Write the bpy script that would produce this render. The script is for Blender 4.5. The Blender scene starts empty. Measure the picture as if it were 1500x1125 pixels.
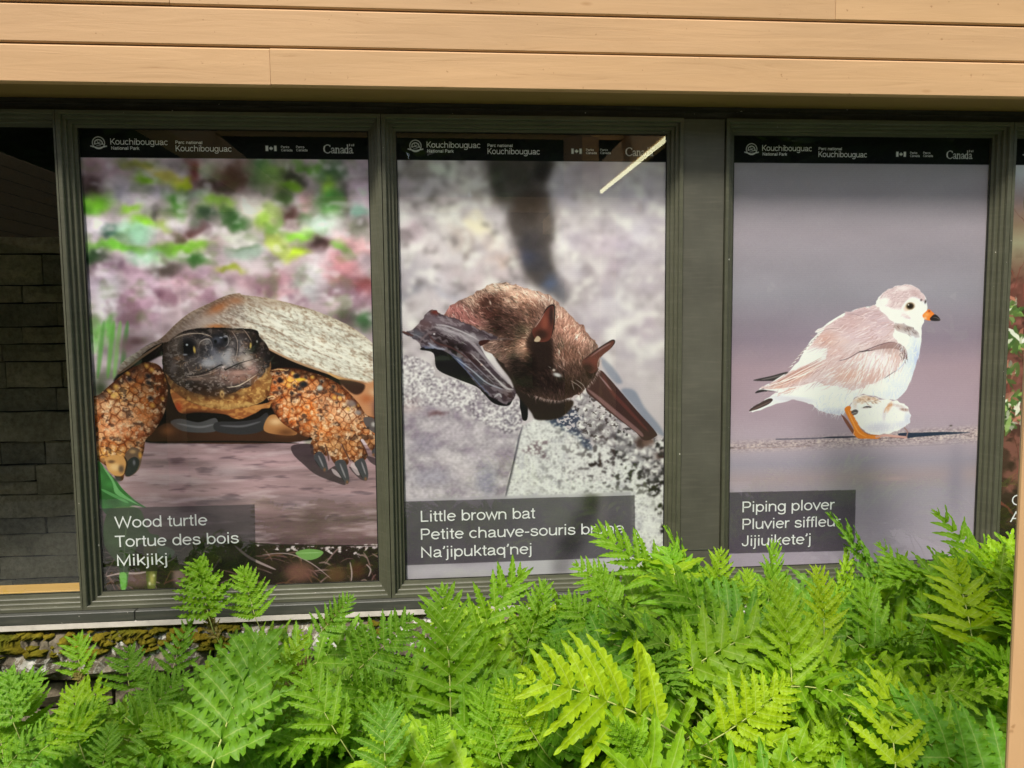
import bpy, bmesh, math, random
import numpy as np
from mathutils import Vector, Matrix, Euler
R = math.radians; rnd = random.Random(7)
S = bpy.context.scene
col = S.collection

# ---------------------------------------------------------------- camera, sky, sun, exposure
cam_d = bpy.data.cameras.new('camera'); cam = bpy.data.objects.new('camera', cam_d); col.objects.link(cam); S.camera = cam
pit, yaw, rol = R(-4.816), R(-4.880), R(-0.535)
fwd = Vector((-math.sin(yaw)*math.cos(pit), math.cos(yaw)*math.cos(pit), math.sin(pit)))
rgt = Vector((math.cos(yaw), math.sin(yaw), 0)); upv = rgt.cross(fwd)
r2 = rgt*math.cos(rol)+upv*math.sin(rol); u2 = -rgt*math.sin(rol)+upv*math.cos(rol)
m = Matrix((r2, u2, -fwd)).transposed().to_4x4(); m.translation = Vector((0,-2.6,1.6)); cam.matrix_world = m
cam_d.sensor_width = 36; cam_d.lens = 36*1127/1500; cam_d.clip_start = .02; cam_d.clip_end = 400
CAM = Vector((0,-2.6,1.6))
def ray(px, py, Y):
    """point seen at pixel px,py of the 1500 wide frame on the plane y = Y (used only to read off real positions)"""
    d = fwd+r2*((px-750)/1127)-u2*((py-562.5)/1127)
    return CAM+d*((Y-CAM.y)/d.y)

SUN_EL, SUN_AZ = R(57), R(204)      # azimuth clockwise from +Y (north)
W = bpy.data.worlds.new('World'); S.world = W; W.use_nodes = True
nt = W.node_tree; nt.nodes.clear()
sky = nt.nodes.new('ShaderNodeTexSky'); sky.sky_type = 'NISHITA'; sky.sun_disc = False
sky.sun_elevation = SUN_EL; sky.sun_rotation = SUN_AZ; sky.air_density = 1.2; sky.dust_density = 2.5
bg = nt.nodes.new('ShaderNodeBackground'); bg.inputs['Strength'].default_value = .055
wo = nt.nodes.new('ShaderNodeOutputWorld'); nt.links.new(sky.outputs[0], bg.inputs[0]); nt.links.new(bg.outputs[0], wo.inputs[0])
sd = bpy.data.lights.new('sun','SUN'); sun = bpy.data.objects.new('sun', sd); col.objects.link(sun)
sd.energy = 1.5; sd.angle = R(10); sd.color = (1,.94,.84)
sdir = Vector((math.sin(SUN_AZ)*math.cos(SUN_EL), math.cos(SUN_AZ)*math.cos(SUN_EL), math.sin(SUN_EL)))
sun.rotation_euler = sdir.to_track_quat('Z','Y').to_euler(); sun.location = (0,-6,8)
S.view_settings.view_transform = 'Standard'; S.view_settings.look = 'None'; S.view_settings.gamma = 1
S.view_settings.use_curve_mapping = False; S.view_settings.exposure = 1.66

# ---------------------------------------------------------------- helpers
def tag(o, label=None, cat=None, group=None, kind=None):
    if label: o['label'] = label
    if cat: o['category'] = cat
    if group: o['group'] = group
    if kind: o['kind'] = kind
    return o
def empty(name, loc=(0,0,0), rz=0):
    o = bpy.data.objects.new(name, None); o.location = loc; o.rotation_euler = (0,0,rz); o.empty_display_size = .1; col.objects.link(o); return o
def mobj(name, me, parent=None, loc=(0,0,0)):
    o = bpy.data.objects.new(name, me); o.location = loc; o.parent = parent; col.objects.link(o); return o
def mesh(name, V, F, mat=None, smooth=False):
    me = bpy.data.meshes.new(name); me.from_pydata([tuple(v) for v in V], [], F)
    if mat: me.materials.append(mat)
    if smooth: me.polygons.foreach_set('use_smooth', [True]*len(me.polygons))
    me.update(); return me
def box_me(name, x0,x1,y0,y1,z0,z1, mat, bev=0, seg=1):
    bm = bmesh.new(); bmesh.ops.create_cube(bm, size=1)
    for v in bm.verts: v.co = Vector((x0+(v.co.x+.5)*(x1-x0), y0+(v.co.y+.5)*(y1-y0), z0+(v.co.z+.5)*(z1-z0)))
    if bev: bmesh.ops.bevel(bm, geom=list(bm.edges), offset=bev, segments=seg, affect='EDGES')
    me = bpy.data.meshes.new(name); bm.to_mesh(me); bm.free(); me.materials.append(mat); return me
def box(name, x0,x1,y0,y1,z0,z1, mat, parent=None, bev=0, seg=1):
    return mobj(name, box_me(name,x0,x1,y0,y1,z0,z1,mat,bev,seg), parent)
def tube_vf(P, rad, n=6):
    V,F = [],[]
    for i,p in enumerate(P):
        a = Vector(P[max(i-1,0)]); b = Vector(P[min(i+1,len(P)-1)]); t = (b-a).normalized()
        s = t.cross(Vector((.13,.21,.97))).normalized(); u = t.cross(s)
        r = rad[i] if hasattr(rad,'__len__') else rad
        for k in range(n):
            c = 2*math.pi*k/n; V.append(Vector(p)+s*math.cos(c)*r+u*math.sin(c)*r)
        if i:
            for k in range(n): F.append(((i-1)*n+k,(i-1)*n+(k+1)%n,i*n+(k+1)%n,i*n+k))
    F.append(tuple(range(n))[::-1]); F.append(tuple(len(V)-n+k for k in range(n)))
    return V,F

# ---------------------------------------------------------------- materials
class MT:
    def __init__(s, name):
        s.m = bpy.data.materials.new(name); s.m.use_nodes = True; s.t = s.m.node_tree; s.t.nodes.clear()
        s.out = s.n('ShaderNodeOutputMaterial')
    def n(s, k, **kw):
        o = s.t.nodes.new(k)
        for a,b in kw.items():
            if a[0] == '_': o.inputs[a[1:].replace('_',' ')].default_value = b
            else: setattr(o, a, b)
        return o
    def l(s, a, b): s.t.links.new(a, b)
    def coords(s, scale=(1,1,1), obj=True, rand=0):
        c = s.n('ShaderNodeTexCoord'); mp = s.n('ShaderNodeMapping'); mp.inputs['Scale'].default_value = scale
        s.l(c.outputs['Object' if obj else 'Generated'], mp.inputs[0])
        if rand:
            oi = s.n('ShaderNodeObjectInfo'); cb = s.n('ShaderNodeCombineXYZ'); mu = s.n('ShaderNodeMath',operation='MULTIPLY'); mu.inputs[1].default_value = rand
            s.l(oi.outputs['Random'], mu.inputs[0])
            for i in range(3): s.l(mu.outputs[0], cb.inputs[i])
            s.l(cb.outputs[0], mp.inputs['Location'])
        return mp.outputs[0]
    def noise(s, vec, scale, detail=4, rough=.55, dist=0):
        n = s.n('ShaderNodeTexNoise'); n.inputs['Scale'].default_value = scale; n.inputs['Detail'].default_value = detail
        n.inputs['Roughness'].default_value = rough; n.inputs['Distortion'].default_value = dist; s.l(vec, n.inputs['Vector']); return n.outputs['Fac']
    def ramp(s, fac, stops, interp='LINEAR'):
        r = s.n('ShaderNodeValToRGB'); r.color_ramp.interpolation = interp; e = r.color_ramp.elements
        while len(e) < len(stops): e.new(.5)
        for x,(p,c) in zip(e, stops): x.position = p; x.color = (*c,1) if hasattr(c,'__len__') else (c,c,c,1)
        s.l(fac, r.inputs[0]); return r.outputs[0]
    def mix(s, f, a, b, mode='MIX'):
        x = s.n('ShaderNodeMix', data_type='RGBA', blend_type=mode)
        for v,i in ((f,0),(a,6),(b,7)):
            if hasattr(v,'is_linked') or hasattr(v,'links'): s.l(v, x.inputs[i])
            else: x.inputs[i].default_value = v if i == 0 else (*v,1)
        return x.outputs[2]
    def math(s, op, a, b=None, clamp=False):
        x = s.n('ShaderNodeMath', operation=op, use_clamp=clamp)
        for v,i in ((a,0),(b,1)):
            if v is None: continue
            if hasattr(v,'links'): s.l(v, x.inputs[i])
            else: x.inputs[i].default_value = v
        return x.outputs[0]
    def bsdf(s, color, rough=.6, bump=None, bstr=.3, bdist=.01, spec=.5, metal=0):
        b = s.n('ShaderNodeBsdfPrincipled'); b.inputs['Metallic'].default_value = metal; b.inputs['Specular IOR Level'].default_value = spec
        if hasattr(color,'links'): s.l(color, b.inputs['Base Color'])
        else: b.inputs['Base Color'].default_value = (*color,1)
        if hasattr(rough,'links'): s.l(rough, b.inputs['Roughness'])
        else: b.inputs['Roughness'].default_value = rough
        if bump is not None:
            bp = s.n('ShaderNodeBump'); bp.inputs['Strength'].default_value = bstr; bp.inputs['Distance'].default_value = bdist
            s.l(bump, bp.inputs['Height']); s.l(bp.outputs[0], b.inputs['Normal'])
        s.l(b.outputs[0], s.out.inputs[0]); return b

def m_boards(name='painted_cedar', base=(.60,.378,.198), ax=0):
    t = MT(name); sc = [1.1,14,14]; sc = [sc[(i-ax)%3] if ax != 1 else sc[(i-1)%3] for i in range(3)]
    v = t.coords(tuple(sc), rand=37); g = t.noise(v, 2.2, 8, .62, 1.6)
    v2 = t.coords(tuple(.45*x if x > 2 else x*.8 for x in sc), rand=11); g2 = t.noise(v2, 1.6, 3)
    v3 = t.coords((9,9,9), rand=5); spk = t.noise(v3, 6, 2)
    c = t.ramp(g2, [(.3,tuple(x*.93 for x in base)),(.7,tuple(min(x*1.06,1) for x in base))])
    fine = t.ramp(g, [(.24,(.70,.64,.56)),(.36,(.95,.94,.92)),(.6,(1,1,1))]); c = t.mix(1, c, fine, 'MULTIPLY')
    oi = t.n('ShaderNodeObjectInfo'); c = t.mix(1, c, t.ramp(oi.outputs['Random'],[(0,(.95,.95,.96)),(1,(1.0,1.0,.98))]), 'MULTIPLY')
    kn = t.n('ShaderNodeTexVoronoi'); kn.inputs['Scale'].default_value = 1; t.l(t.coords(tuple(3.0 if x < 2 else 9.0 for x in sc), rand=23), kn.inputs['Vector'])
    c = t.mix(1, c, t.ramp(kn.outputs['Distance'],[(.0,(.55,.45,.34)),(.04,(.80,.74,.65)),(.08,(1,1,1))]), 'MULTIPLY')
    c = t.mix(1, c, t.ramp(spk,[(.71,(1,1,1)),(.77,(.70,.63,.54))]), 'MULTIPLY')
    t.bsdf(c, .62, g, .3, .003, .3); return t.m
def m_metal(name, base, rough=.42):
    t = MT(name); v = t.coords((1,1,1), rand=3); n = t.noise(v, 7, 5); w = t.noise(t.coords((30,30,4)), 5, 3)
    c = t.ramp(n, [(.3,tuple(x*.82 for x in base)),(.7,tuple(x*1.15 for x in base))])
    chip = t.noise(v, 90, 1, .4); c = t.mix(t.ramp(chip,[(.80,0),(.815,1)]), c, (.5,.48,.42))
    dust = t.noise(t.coords((3,3,40)), 3, 4); c = t.mix(t.math('MULTIPLY',t.ramp(dust,[(.5,0),(.8,1)]),.22), c, (.22,.20,.15))
    t.bsdf(c, t.ramp(w,[(.3,rough-.06),(.7,rough+.12)]), n, .08, .01, .5); return t.m
def m_stone(name, a, b, c_=None, bump=.6):
    t = MT(name); v = t.coords((1,1,1), rand=19); n = t.noise(v, 5, 9, .62, .4); f = t.noise(v, 40, 6, .7)
    c = t.ramp(n, [(.3,a),(.55,b),(.75,c_ or b)])
    c = t.mix(1, c, t.ramp(f,[(.3,(.6,.6,.6)),(.6,(1.1,1.1,1.1))]), 'MULTIPLY')
    oi = t.n('ShaderNodeObjectInfo'); c = t.mix(1, c, t.ramp(oi.outputs['Random'],[(0,(.72,.72,.74)),(.5,(.95,.93,.9)),(1,(1.15,1.1,1.02))]), 'MULTIPLY')
    h = t.math('ADD', t.math('MULTIPLY',n,1.), t.math('MULTIPLY',f,.35))
    t.bsdf(c, .88, h, bump, .03, .2); return t.m
def m_cap():
    t = MT('lichened_capstone'); v = t.coords((1,1,1), rand=9); n = t.noise(v, 7, 9, .65, .5); f = t.noise(v, 60, 5, .7)
    c = t.ramp(n, [(.3,(.07,.058,.040)),(.5,(.165,.14,.098)),(.7,(.28,.25,.185))])
    c = t.mix(1, c, t.ramp(f,[(.3,(.55,.55,.55)),(.6,(1.15,1.15,1.15))]), 'MULTIPLY')
    l = t.noise(v, 26, 8, .75, .8); p = t.noise(v, 5, 3)
    msk = t.math('MULTIPLY', t.ramp(l,[(.52,0),(.56,1)]), t.ramp(p,[(.38,0),(.55,1)]))
    c = t.mix(msk, c, (.56,.56,.50))
    l2 = t.noise(v, 14, 6, .7); c = t.mix(t.ramp(l2,[(.64,0),(.68,.8)]), c, (.30,.31,.25))
    t.bsdf(c, .92, t.math('ADD',n,t.math('MULTIPLY',f,.4)), .7, .025, .15); return t.m
def m_plain(name, c, rough=.7, ns=12, amp=.2, bump=.1):
    t = MT(name); n = t.noise(t.coords((1,1,1), rand=7), ns, 6)
    t.bsdf(t.ramp(n,[(.3,tuple(x*(1-amp) for x in c)),(.7,tuple(x*(1+amp) for x in c))]), rough, n, bump, .01, .3); return t.m
def m_leaf(name='fern_blade', trans=.36):
    t = MT(name); oi = t.n('ShaderNodeObjectInfo'); v = t.coords((1,1,1)); n = t.noise(v, 55, 3); n2 = t.noise(v, 9, 2)
    c = oi.outputs['Color']
    c = t.mix(1, c, t.ramp(n2,[(.3,(.80,.84,.85)),(.7,(1.16,1.10,1.0))]), 'MULTIPLY')
    c = t.mix(1, c, t.ramp(n,[(.3,(.88,.9,.9)),(.7,(1.08,1.05,1.0))]), 'MULTIPLY')
    at = t.n('ShaderNodeAttribute', attribute_name='rib')
    c = t.mix(t.math('MULTIPLY',t.ramp(at.outputs['Fac'],[(.86,0),(1.0,1)]),.5), c, (.50,.62,.16))
    sp = t.noise(v, 30, 5, .6); br = t.math('MULTIPLY', t.ramp(sp,[(.685,0),(.72,1)]), .8); c = t.mix(br, c, (.20,.10,.03))
    d = t.n('ShaderNodeBsdfPrincipled'); t.l(c, d.inputs['Base Color']); d.inputs['Roughness'].default_value = .5; d.inputs['Specular IOR Level'].default_value = .25
    bp = t.n('ShaderNodeBump'); bp.inputs['Strength'].default_value = .35; bp.inputs['Distance'].default_value = .004
    vs = t.n('ShaderNodeAttribute', attribute_name='vein'); t.l(vs.outputs['Fac'], bp.inputs['Height']); t.l(bp.outputs[0], d.inputs['Normal'])
    tr = t.n('ShaderNodeBsdfTranslucent'); t.l(t.mix(1, c, (1.25,1.15,.35), 'MULTIPLY'), tr.inputs[0])
    mx = t.n('ShaderNodeMixShader'); mx.inputs[0].default_value = trans; t.l(d.outputs[0], mx.inputs[1]); t.l(tr.outputs[0], mx.inputs[2]); t.l(mx.outputs[0], t.out.inputs[0])
    return t.m
def m_glass():
    t = MT('window_glass'); lw_ = t.n('ShaderNodeLayerWeight'); lw_.inputs['Blend'].default_value = .5; fr = t.math('ADD', t.math('MULTIPLY', t.math('POWER', lw_.outputs['Facing'], 5.), .92), .052)
    g = t.n('ShaderNodeBsdfGlossy'); g.inputs['Roughness'].default_value = .0; g.inputs['Color'].default_value = (.95,1,.97,1)
    wv = t.noise(t.coords((1,1,1)), 1.3, 1); bp = t.n('ShaderNodeBump'); bp.inputs['Strength'].default_value = .02; bp.inputs['Distance'].default_value = .02; t.l(wv, bp.inputs['Height']); t.l(bp.outputs[0], g.inputs['Normal'])
    tr = t.n('ShaderNodeBsdfTransparent'); tr.inputs[0].default_value = (.95,.97,.95,1)
    mx = t.n('ShaderNodeMixShader'); t.l(t.math('MULTIPLY',fr,1.45,True), mx.inputs[0]); t.l(tr.outputs[0], mx.inputs[1]); t.l(g.outputs[0], mx.inputs[2]); t.l(mx.outputs[0], t.out.inputs[0])
    return t.m

M = dict(board=m_boards(), soffit=m_boards('shaded_soffit_paint',(.30,.19,.07)), post=m_boards('painted_post',(.60,.375,.19),2), beam=m_boards('painted_beam',(.70,.45,.23),1),
    metal=m_metal('olive_metal',(.084,.086,.056)), plate=m_metal('olive_plate',(.088,.086,.066),.5), dark=m_metal('header_shade_metal',(.020,.018,.012),.6),
    sill=m_metal('sill_metal',(.060,.062,.052),.5), gasket=m_plain('black_gasket',(.012,.012,.012),.6,80,.3), white=m_plain('white_flashing',(.66,.61,.55),.6,30,.12),
    stone=m_stone('fieldstone',(.09,.078,.058),(.18,.155,.112),(.26,.225,.165)), inner=m_stone('interior_ashlar',(.28,.28,.19),(.44,.43,.30),(.56,.54,.40),1.0),
    cap=m_cap(), mortar=m_plain('mortar',(.10,.095,.085),.95,40,.3,.4), soil=m_plain('soil',(.035,.026,.018),.95,20,.5,.8), glass=m_glass(), leaf=m_leaf(),
    stem=m_plain('fern_stem',(.42,.47,.14),.5,30,.15), brownstem=m_plain('brown_fern_stem',(.16,.07,.04),.6,30,.3), moss=None,
    pine=m_boards('varnished_pine',(.55,.33,.09)), wallp=m_plain('interior_plaster',(.16,.15,.12),.8,3,.08), roof=m_plain('roof_membrane',(.12,.12,.12),.9,10),
    path=m_plain('concrete_path',(.34,.33,.30),.9,14,.15,.3), lawn=m_plain('lawn_grass',(.05,.09,.02),.95,30,.4,.8), letter=m_plain('white_print',(.90,.91,.92),.5,5,.02), bark=m_plain('tree_bark',(.09,.07,.05),.95,20,.4,.6))
t_ = MT('moss'); n_ = t_.noise(t_.coords((1,1,1)), 45, 6, .7); n2_ = t_.noise(t_.coords((1,1,1)), 8, 3)
c_ = t_.mix(t_.ramp(n2_,[(.35,0),(.65,1)]), (.09,.095,.008), (.19,.14,.012)); c_ = t_.mix(1, c_, t_.ramp(n_,[(.3,(.45,.45,.45)),(.65,(1.3,1.3,1.2))]), 'MULTIPLY')
t_.bsdf(c_, .95, n_, 1, .012, .1); M['moss'] = t_.m

# ---------------------------------------------------------------- ground
def ground_sheet(name, x0,x1,y0,y1,z,mat, n=2, amp=0):
    V,F = [],[]
    for j in range(n+1):
        for i in range(n+1):
            V.append((x0+(x1-x0)*i/n, y0+(y1-y0)*j/n, z+(rnd.uniform(-amp,amp))))
    for j in range(n):
        for i in range(n): a = j*(n+1)+i; F.append((a,a+1,a+n+2,a+n+1))
    return tag(mobj(name, mesh(name,V,F,mat,True)), kind='structure')
ground_sheet('lawn', -150,150,-150,60,-.12,M['lawn'])
ground_sheet('planting_bed', -4.1,3.4,-1.85,.0,.02,M['soil'],40,.03)
tag(box('path',-4.0,3.4,-4.6,-1.9,-.2,.0,M['path'],None,.01), kind='structure')

# ---------------------------------------------------------------- the building: glazed wall under a board fascia
XL, XR = -3.95, 3.2
ZB, ZT = .713, 2.213          # visible poster pane, bottom and top
HW = .0435
panes = [(-1.145,-.2395),(-.152,.751),(.982,1.908),(1.995,2.90)]
plain = [(-2.1365,-1.214),(-3.128,-2.2235),(-3.95+HW,-3.215)]
PROF = [(0,.004),(0,-.014),(.009,-.016),(.009,-.028),(.011,-.030),(.020,-.031),(.020,-.042),(.022,-.044),(.030,-.045),(.030,-.057),(.032,-.0595),(.0425,-.060),(.0425,.02)]
def frame_side(x0,x1,z0,z1,side,kr=1):
    V,F = [],[]
    for o,y in PROF:
        if side == 'r': o2,o = o,o*kr
        else: o2 = o
        if side == 'b': a,b = (x0-o,y,z0-o),(x1+o*kr,y,z0-o)
        elif side == 't': a,b = (x1+o*kr,y,z1+o),(x0-o,y,z1+o)
        elif side == 'l': a,b = (x0-o,y,z1+o),(x0-o,y,z0-o)
        else: a,b = (x1+o,y,z0-o2),(x1+o,y,z1+o2)
        V += [a,b]
    for i in range(len(PROF)-1): F.append((2*i,2*i+1,2*i+3,2*i+2))
    me = mesh('frame_rail',V,F,M['metal']); return me
def window(x0,x1,label,kr=1):
    w = empty('window',((x0+x1)/2,0,ZB)); off = Vector(w.location)
    tag(w,label,'window','framed window bays under the fascia')
    def put(name, me):
        me.transform(Matrix.Translation(-off)); return mobj(name, me, w)
    put('frame_sill',frame_side(x0,x1,ZB,ZT,'b',kr)); put('frame_head',frame_side(x0,x1,ZB,ZT,'t',kr))
    put('frame_jamb',frame_side(x0,x1,ZB,ZT,'l')); put('frame_jamb',frame_side(x0,x1,ZB,ZT,'r',kr))
    put('glass_pane', mesh('glass_pane',[(x0-.0,-.008,ZB-.0),(x1,-.008,ZB),(x1,-.008,ZT),(x0,-.008,ZT)],[(0,1,2,3)],M['glass']))
    g = .0035; V,F = [],[]
    for a,b,c,d in ((x0,x0+g,ZB,ZT),(x1-g,x1,ZB,ZT),(x0+g,x1-g,ZB,ZB+g*.8),(x0+g,x1-g,ZT-g,ZT)):
        k = len(V); V += [(a,-.0105,c),(b,-.0105,c),(b,-.0105,d),(a,-.0105,d)]; F.append((k,k+1,k+2,k+3))
    put('gasket', mesh('gasket',V,F,M['gasket']))
    return w
window(*panes[0],'olive metal framed window holding the wood turtle poster'); window(*panes[1],'olive metal framed window holding the little brown bat poster')
window(*panes[2],'olive metal framed window holding the piping plover poster'); window(*panes[3],'olive metal framed window at the right edge with the reddish plant poster')
window(*plain[0],'dark plain glass window left of the turtle poster with stone wall behind',.58); window(*plain[1],'plain glass window second to the left of the turtle poster, out of frame'); window(*plain[2],'narrow plain glass window against the side wing, out of frame')
p = empty('mullion_panel',((.7945+.9385)/2,-.05,ZB)); tag(p,'wide flat olive metal cover panel between the bat window and the plover window','wall panel')
q = box('cover_plate',.7960,.9370,-.050,.02,ZB-.0425,ZT+.0425,M['plate'],None,.0015); q.data.transform(Matrix.Translation(-Vector(p.location))); q.parent = p
q = box('joint_strip',.8000,.9330,-.0515,-.0495,.795,.7975,M['sill'],None); q.data.transform(Matrix.Translation(-Vector(p.location))); q.parent = p
# header, sill, flashing
h = empty('window_header',(0,0,2.26)); tag(h,'metal header band with shade in its colour between the window tops and the tan soffit','header')
b_ = box('header_cover',XL,XR,-.040,.02,-.0035,.0365,M['dark'],h,.001); box('header_lip',XL,XR,-.046,-.0405,.018,.021,M['dark'],h)  # near-black colour carries the shade under the soffit
sl_ = empty('window_sill',(0,0,.62)); tag(sl_,'long dark metal sill running under all the poster windows','window sill')
for a,b in ((XL,-2.6),(-2.598,-1.02),(-1.018,.62),(.622,2.1),(2.102,XR)): box('sill_section',a,b,-.082,.02,.017,.0490,M['sill'],sl_,.002)
fl_ = tag(box('sill_flashing',XL,XR,-.080,.02,.6160,.6365,M['white'],None,.002),'thin off white strip between the dark sill and the mossy stone ledge','flashing')
# fascia
fa = empty('board_fascia',(0,-.18,2.2965)); fa.scale = (1,1,.988); tag(fa,'tan painted horizontal board fascia above the poster windows','fascia')
def board(x0,x1,z0,h_,parent,mat,th=.02,name='board'):
    # shiplap board: bevelled top and bottom edges, rebate behind
    P = [(.0,0.0),(-.0,.002),(-th+.004,.0),(-th,.004),(-th,h_-.006),(-th+.006,h_),(-.004,h_+.002),(0,h_+.002)]
    P = [(0,0),(-th+.004,0),(-th,.004),(-th,h_-.005),(-th+.005,h_),(0,h_)]
    V = [(x,y,z+z0) for x in (x0,x1) for y,z in P]; n = len(P)
    F = [(i,(i+1)%n,n+(i+1)%n,n+i) for i in range(n)]+[tuple(range(n))[::-1],tuple(range(n,2*n))]
    F = [f[::-1] for f in F]
    return mobj(name, mesh(name,V,F,mat), parent)
rows = [(0,.1095,[-3.2,-.505,2.35]),(.1145,.1095,[-1.268,3.0]),(.2290,.110,[-2.6,-.785,1.232]),(.344,.110,[-1.9,.3,2.5]),(.459,.110,[-2.4,1.0]),(.574,.11,[-.9,1.9]),(.689,.11,[-3.,.4])]
for z0,h_,js in rows:
    xs = [XL]+[j for j in js if XL < j < XR]+[XR]
    for a,b in zip(xs,xs[1:]):
        o = board(a+.0006,b-.0006,z0+rnd.uniform(-.0006,.0006),h_,fa,M['board']); o.location.y = rnd.uniform(-.0012,.0012)
box('backing_board',XL,XR,.0035,.03,.0165,.80,M['gasket'],fa)
so = box('soffit_board',XL,XR,.0005,.155,.001,.016,M['soffit'],fa,.0)  # board paint darkened here to carry the eave's shade
rf = tag(box('roof',XL-4.2,XR+.2,-.21,4.2,3.108,3.2,M['roof']),'flat roof slab above the board fascia','roof')

# ---------------------------------------------------------------- stone plinth and interior
def rough_stone(name, x0,x1,z0,z1,yf,yb,mat,amp=.006,res=.035,bul=.012, seed=0):
    r = random.Random(seed); bm = bmesh.new()
    nx,nz = max(2,int((x1-x0)/res)),max(2,int((z1-z0)/res)); g = []
    ph = [r.uniform(0,6) for _ in range(6)]
    for j in range(nz+1):
        row = []
        for i in range(nx+1):
            u,v = i/nx,j/nz; e = min(u,1-u)*(x1-x0),min(v,1-v)*(z1-z0)
            d = min(min(e)/.012,1); x = x0+(x1-x0)*u; z = z0+(z1-z0)*v
            w = math.sin(x*31+ph[0])*math.sin(z*43+ph[1])+.6*math.sin(x*67+z*51+ph[2])+.4*r.uniform(-1,1)
            y = yf+(1-d)*bul-d*(w*amp)
            jx = (r.uniform(-.3,.3)*res*.5 if 0 < i < nx else r.uniform(-.002,.002)); jz = (r.uniform(-.3,.3)*res*.5 if 0 < j < nz else r.uniform(-.003,.003))
            row.append(bm.verts.new((x+jx,y,z+jz)))
        g.append(row)
    for j in range(nz):
        for i in range(nx): bm.faces.new((g[j][i],g[j][i+1],g[j+1][i+1],g[j+1][i]))
    ring = [g[0][i] for i in range(nx+1)]+[g[j][nx] for j in range(1,nz+1)]+[g[nz][i] for i in range(nx-1,-1,-1)]+[g[j][0] for j in range(nz-1,0,-1)]
    back = [bm.verts.new((v.co.x,yb,v.co.z)) for v in ring]; n = len(ring)
    for i in range(n): bm.faces.new((ring[i],back[i],back[(i+1)%n],ring[(i+1)%n]))
    bmesh.ops.recalc_face_normals(bm, faces=bm.faces)
    me = bpy.data.meshes.new(name); bm.to_mesh(me); bm.free(); me.materials.append(mat); return me
pl = empty('stone_plinth',(0,-.05,0)); tag(pl,'low fieldstone wall with a lichened ledge under the window sill','stone wall')
box('mortar_core',XL,XR,.03,.2,0,.60,M['mortar'],pl)
x = XL; k = 0
while x < XR-.05:      # rough ledge stones carrying moss and lichen
    w_ = rnd.uniform(.55,.95); x2 = min(x+w_,XR)
    if k == 2: x2 = -.78
    o = mobj('capstone', rough_stone('capstone',x+.004,x2-.004,.440+rnd.uniform(-.015,.015)-.0,.6145,-.055,.06,M['cap'],.010,.028,.03,k), pl)
    # slope the upper half of the stone back like a weathered ledge
    for v in o.data.vertices:
        f = max(0,(v.co.z-.50)/.12)
        if v.co.y < .05: v.co.y += .045*f*f
    x = x2; k += 1
z = .02
while z < .43:
    h_ = rnd.choice([.07,.09,.12]) ; h_ = min(h_,.432-z)
    if .432-(z+h_) < .05: h_ = .432-z
    x = XL
    while x < XR-.02:
        w_ = rnd.uniform(.14,.42); x2 = min(x+w_,XR)
        if XR-x2 < .1: x2 = XR
        mobj('stone', rough_stone('stone',x+.006,x2-.006,z+.005,z+h_-.005,-.012+rnd.uniform(-.016,.012),.08,M['stone'],.006,.045,.012,rnd.randrange(9999)), pl); x = x2
    z += h_
# moss cushions on the ledge
V,F = [],[]
mr = random.Random(5)
def cushion(cx_,cz_,r_,cy_):
    k = len(V); n,mm = 14,5; ph = [mr.uniform(0,6) for _ in range(4)]
    V.append((cx_,cy_-.016,cz_))
    for j in range(1,mm+1):
        for i in range(n):
            a = 2*math.pi*i/n; rr = r_*j/mm*(1+.22*math.sin(3*a+ph[0])+.14*math.sin(5*a+ph[1])+mr.uniform(-.06,.06))
            zz = cz_+math.sin(a)*rr*.42; hh = .016*(1-(j/mm)**2)+mr.uniform(-.002,.002)
            f = max(0,(zz-.50)/.12); V.append((cx_+math.cos(a)*rr, cy_+.045*f*f-hh+.004*(j==mm), zz))
    for i in range(n): F.append((k,k+1+(i+1)%n,k+1+i))
    for j in range(mm-1):
        for i in range(n):
            a = k+1+j*n+i; b = k+1+j*n+(i+1)%n; F.append((a,b,b+n,a+n))
for cx_,cz_,r_ in [(-1.42,.575,.10),(-1.33,.555,.06),(-1.24,.585,.05),(-1.20,.56,.075),(-1.13,.59,.05),(-1.10,.575,.04),(-1.46,.53,.05),(-1.0,.60,.028),(-.985,.575,.05),(-.93,.57,.035),(-.90,.585,.045),(-.87,.56,.05),(-.82,.58,.06),(-.80,.55,.05),(-.76,.57,.05),(-.72,.555,.045),(-1.16,.53,.03),(-1.52,.57,.07),(-1.62,.56,.08),(-.6,.57,.05),(-1.29,.60,.03),(-.96,.555,.03),(-1.06,.605,.02)]:
    cushion(cx_,cz_-.006,r_*.62,-.106)
for i in range(120): cushion(mr.uniform(-3.8,3.1) if i > 70 else mr.uniform(-1.55,-.7),mr.uniform(.54,.605),mr.uniform(.008,.028),-.104)
tag(mobj('moss', mesh('moss',V,F,M['moss'],True)), 'olive gold moss cushions growing on the stone ledge under the sill','moss','', 'stuff')
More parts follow.
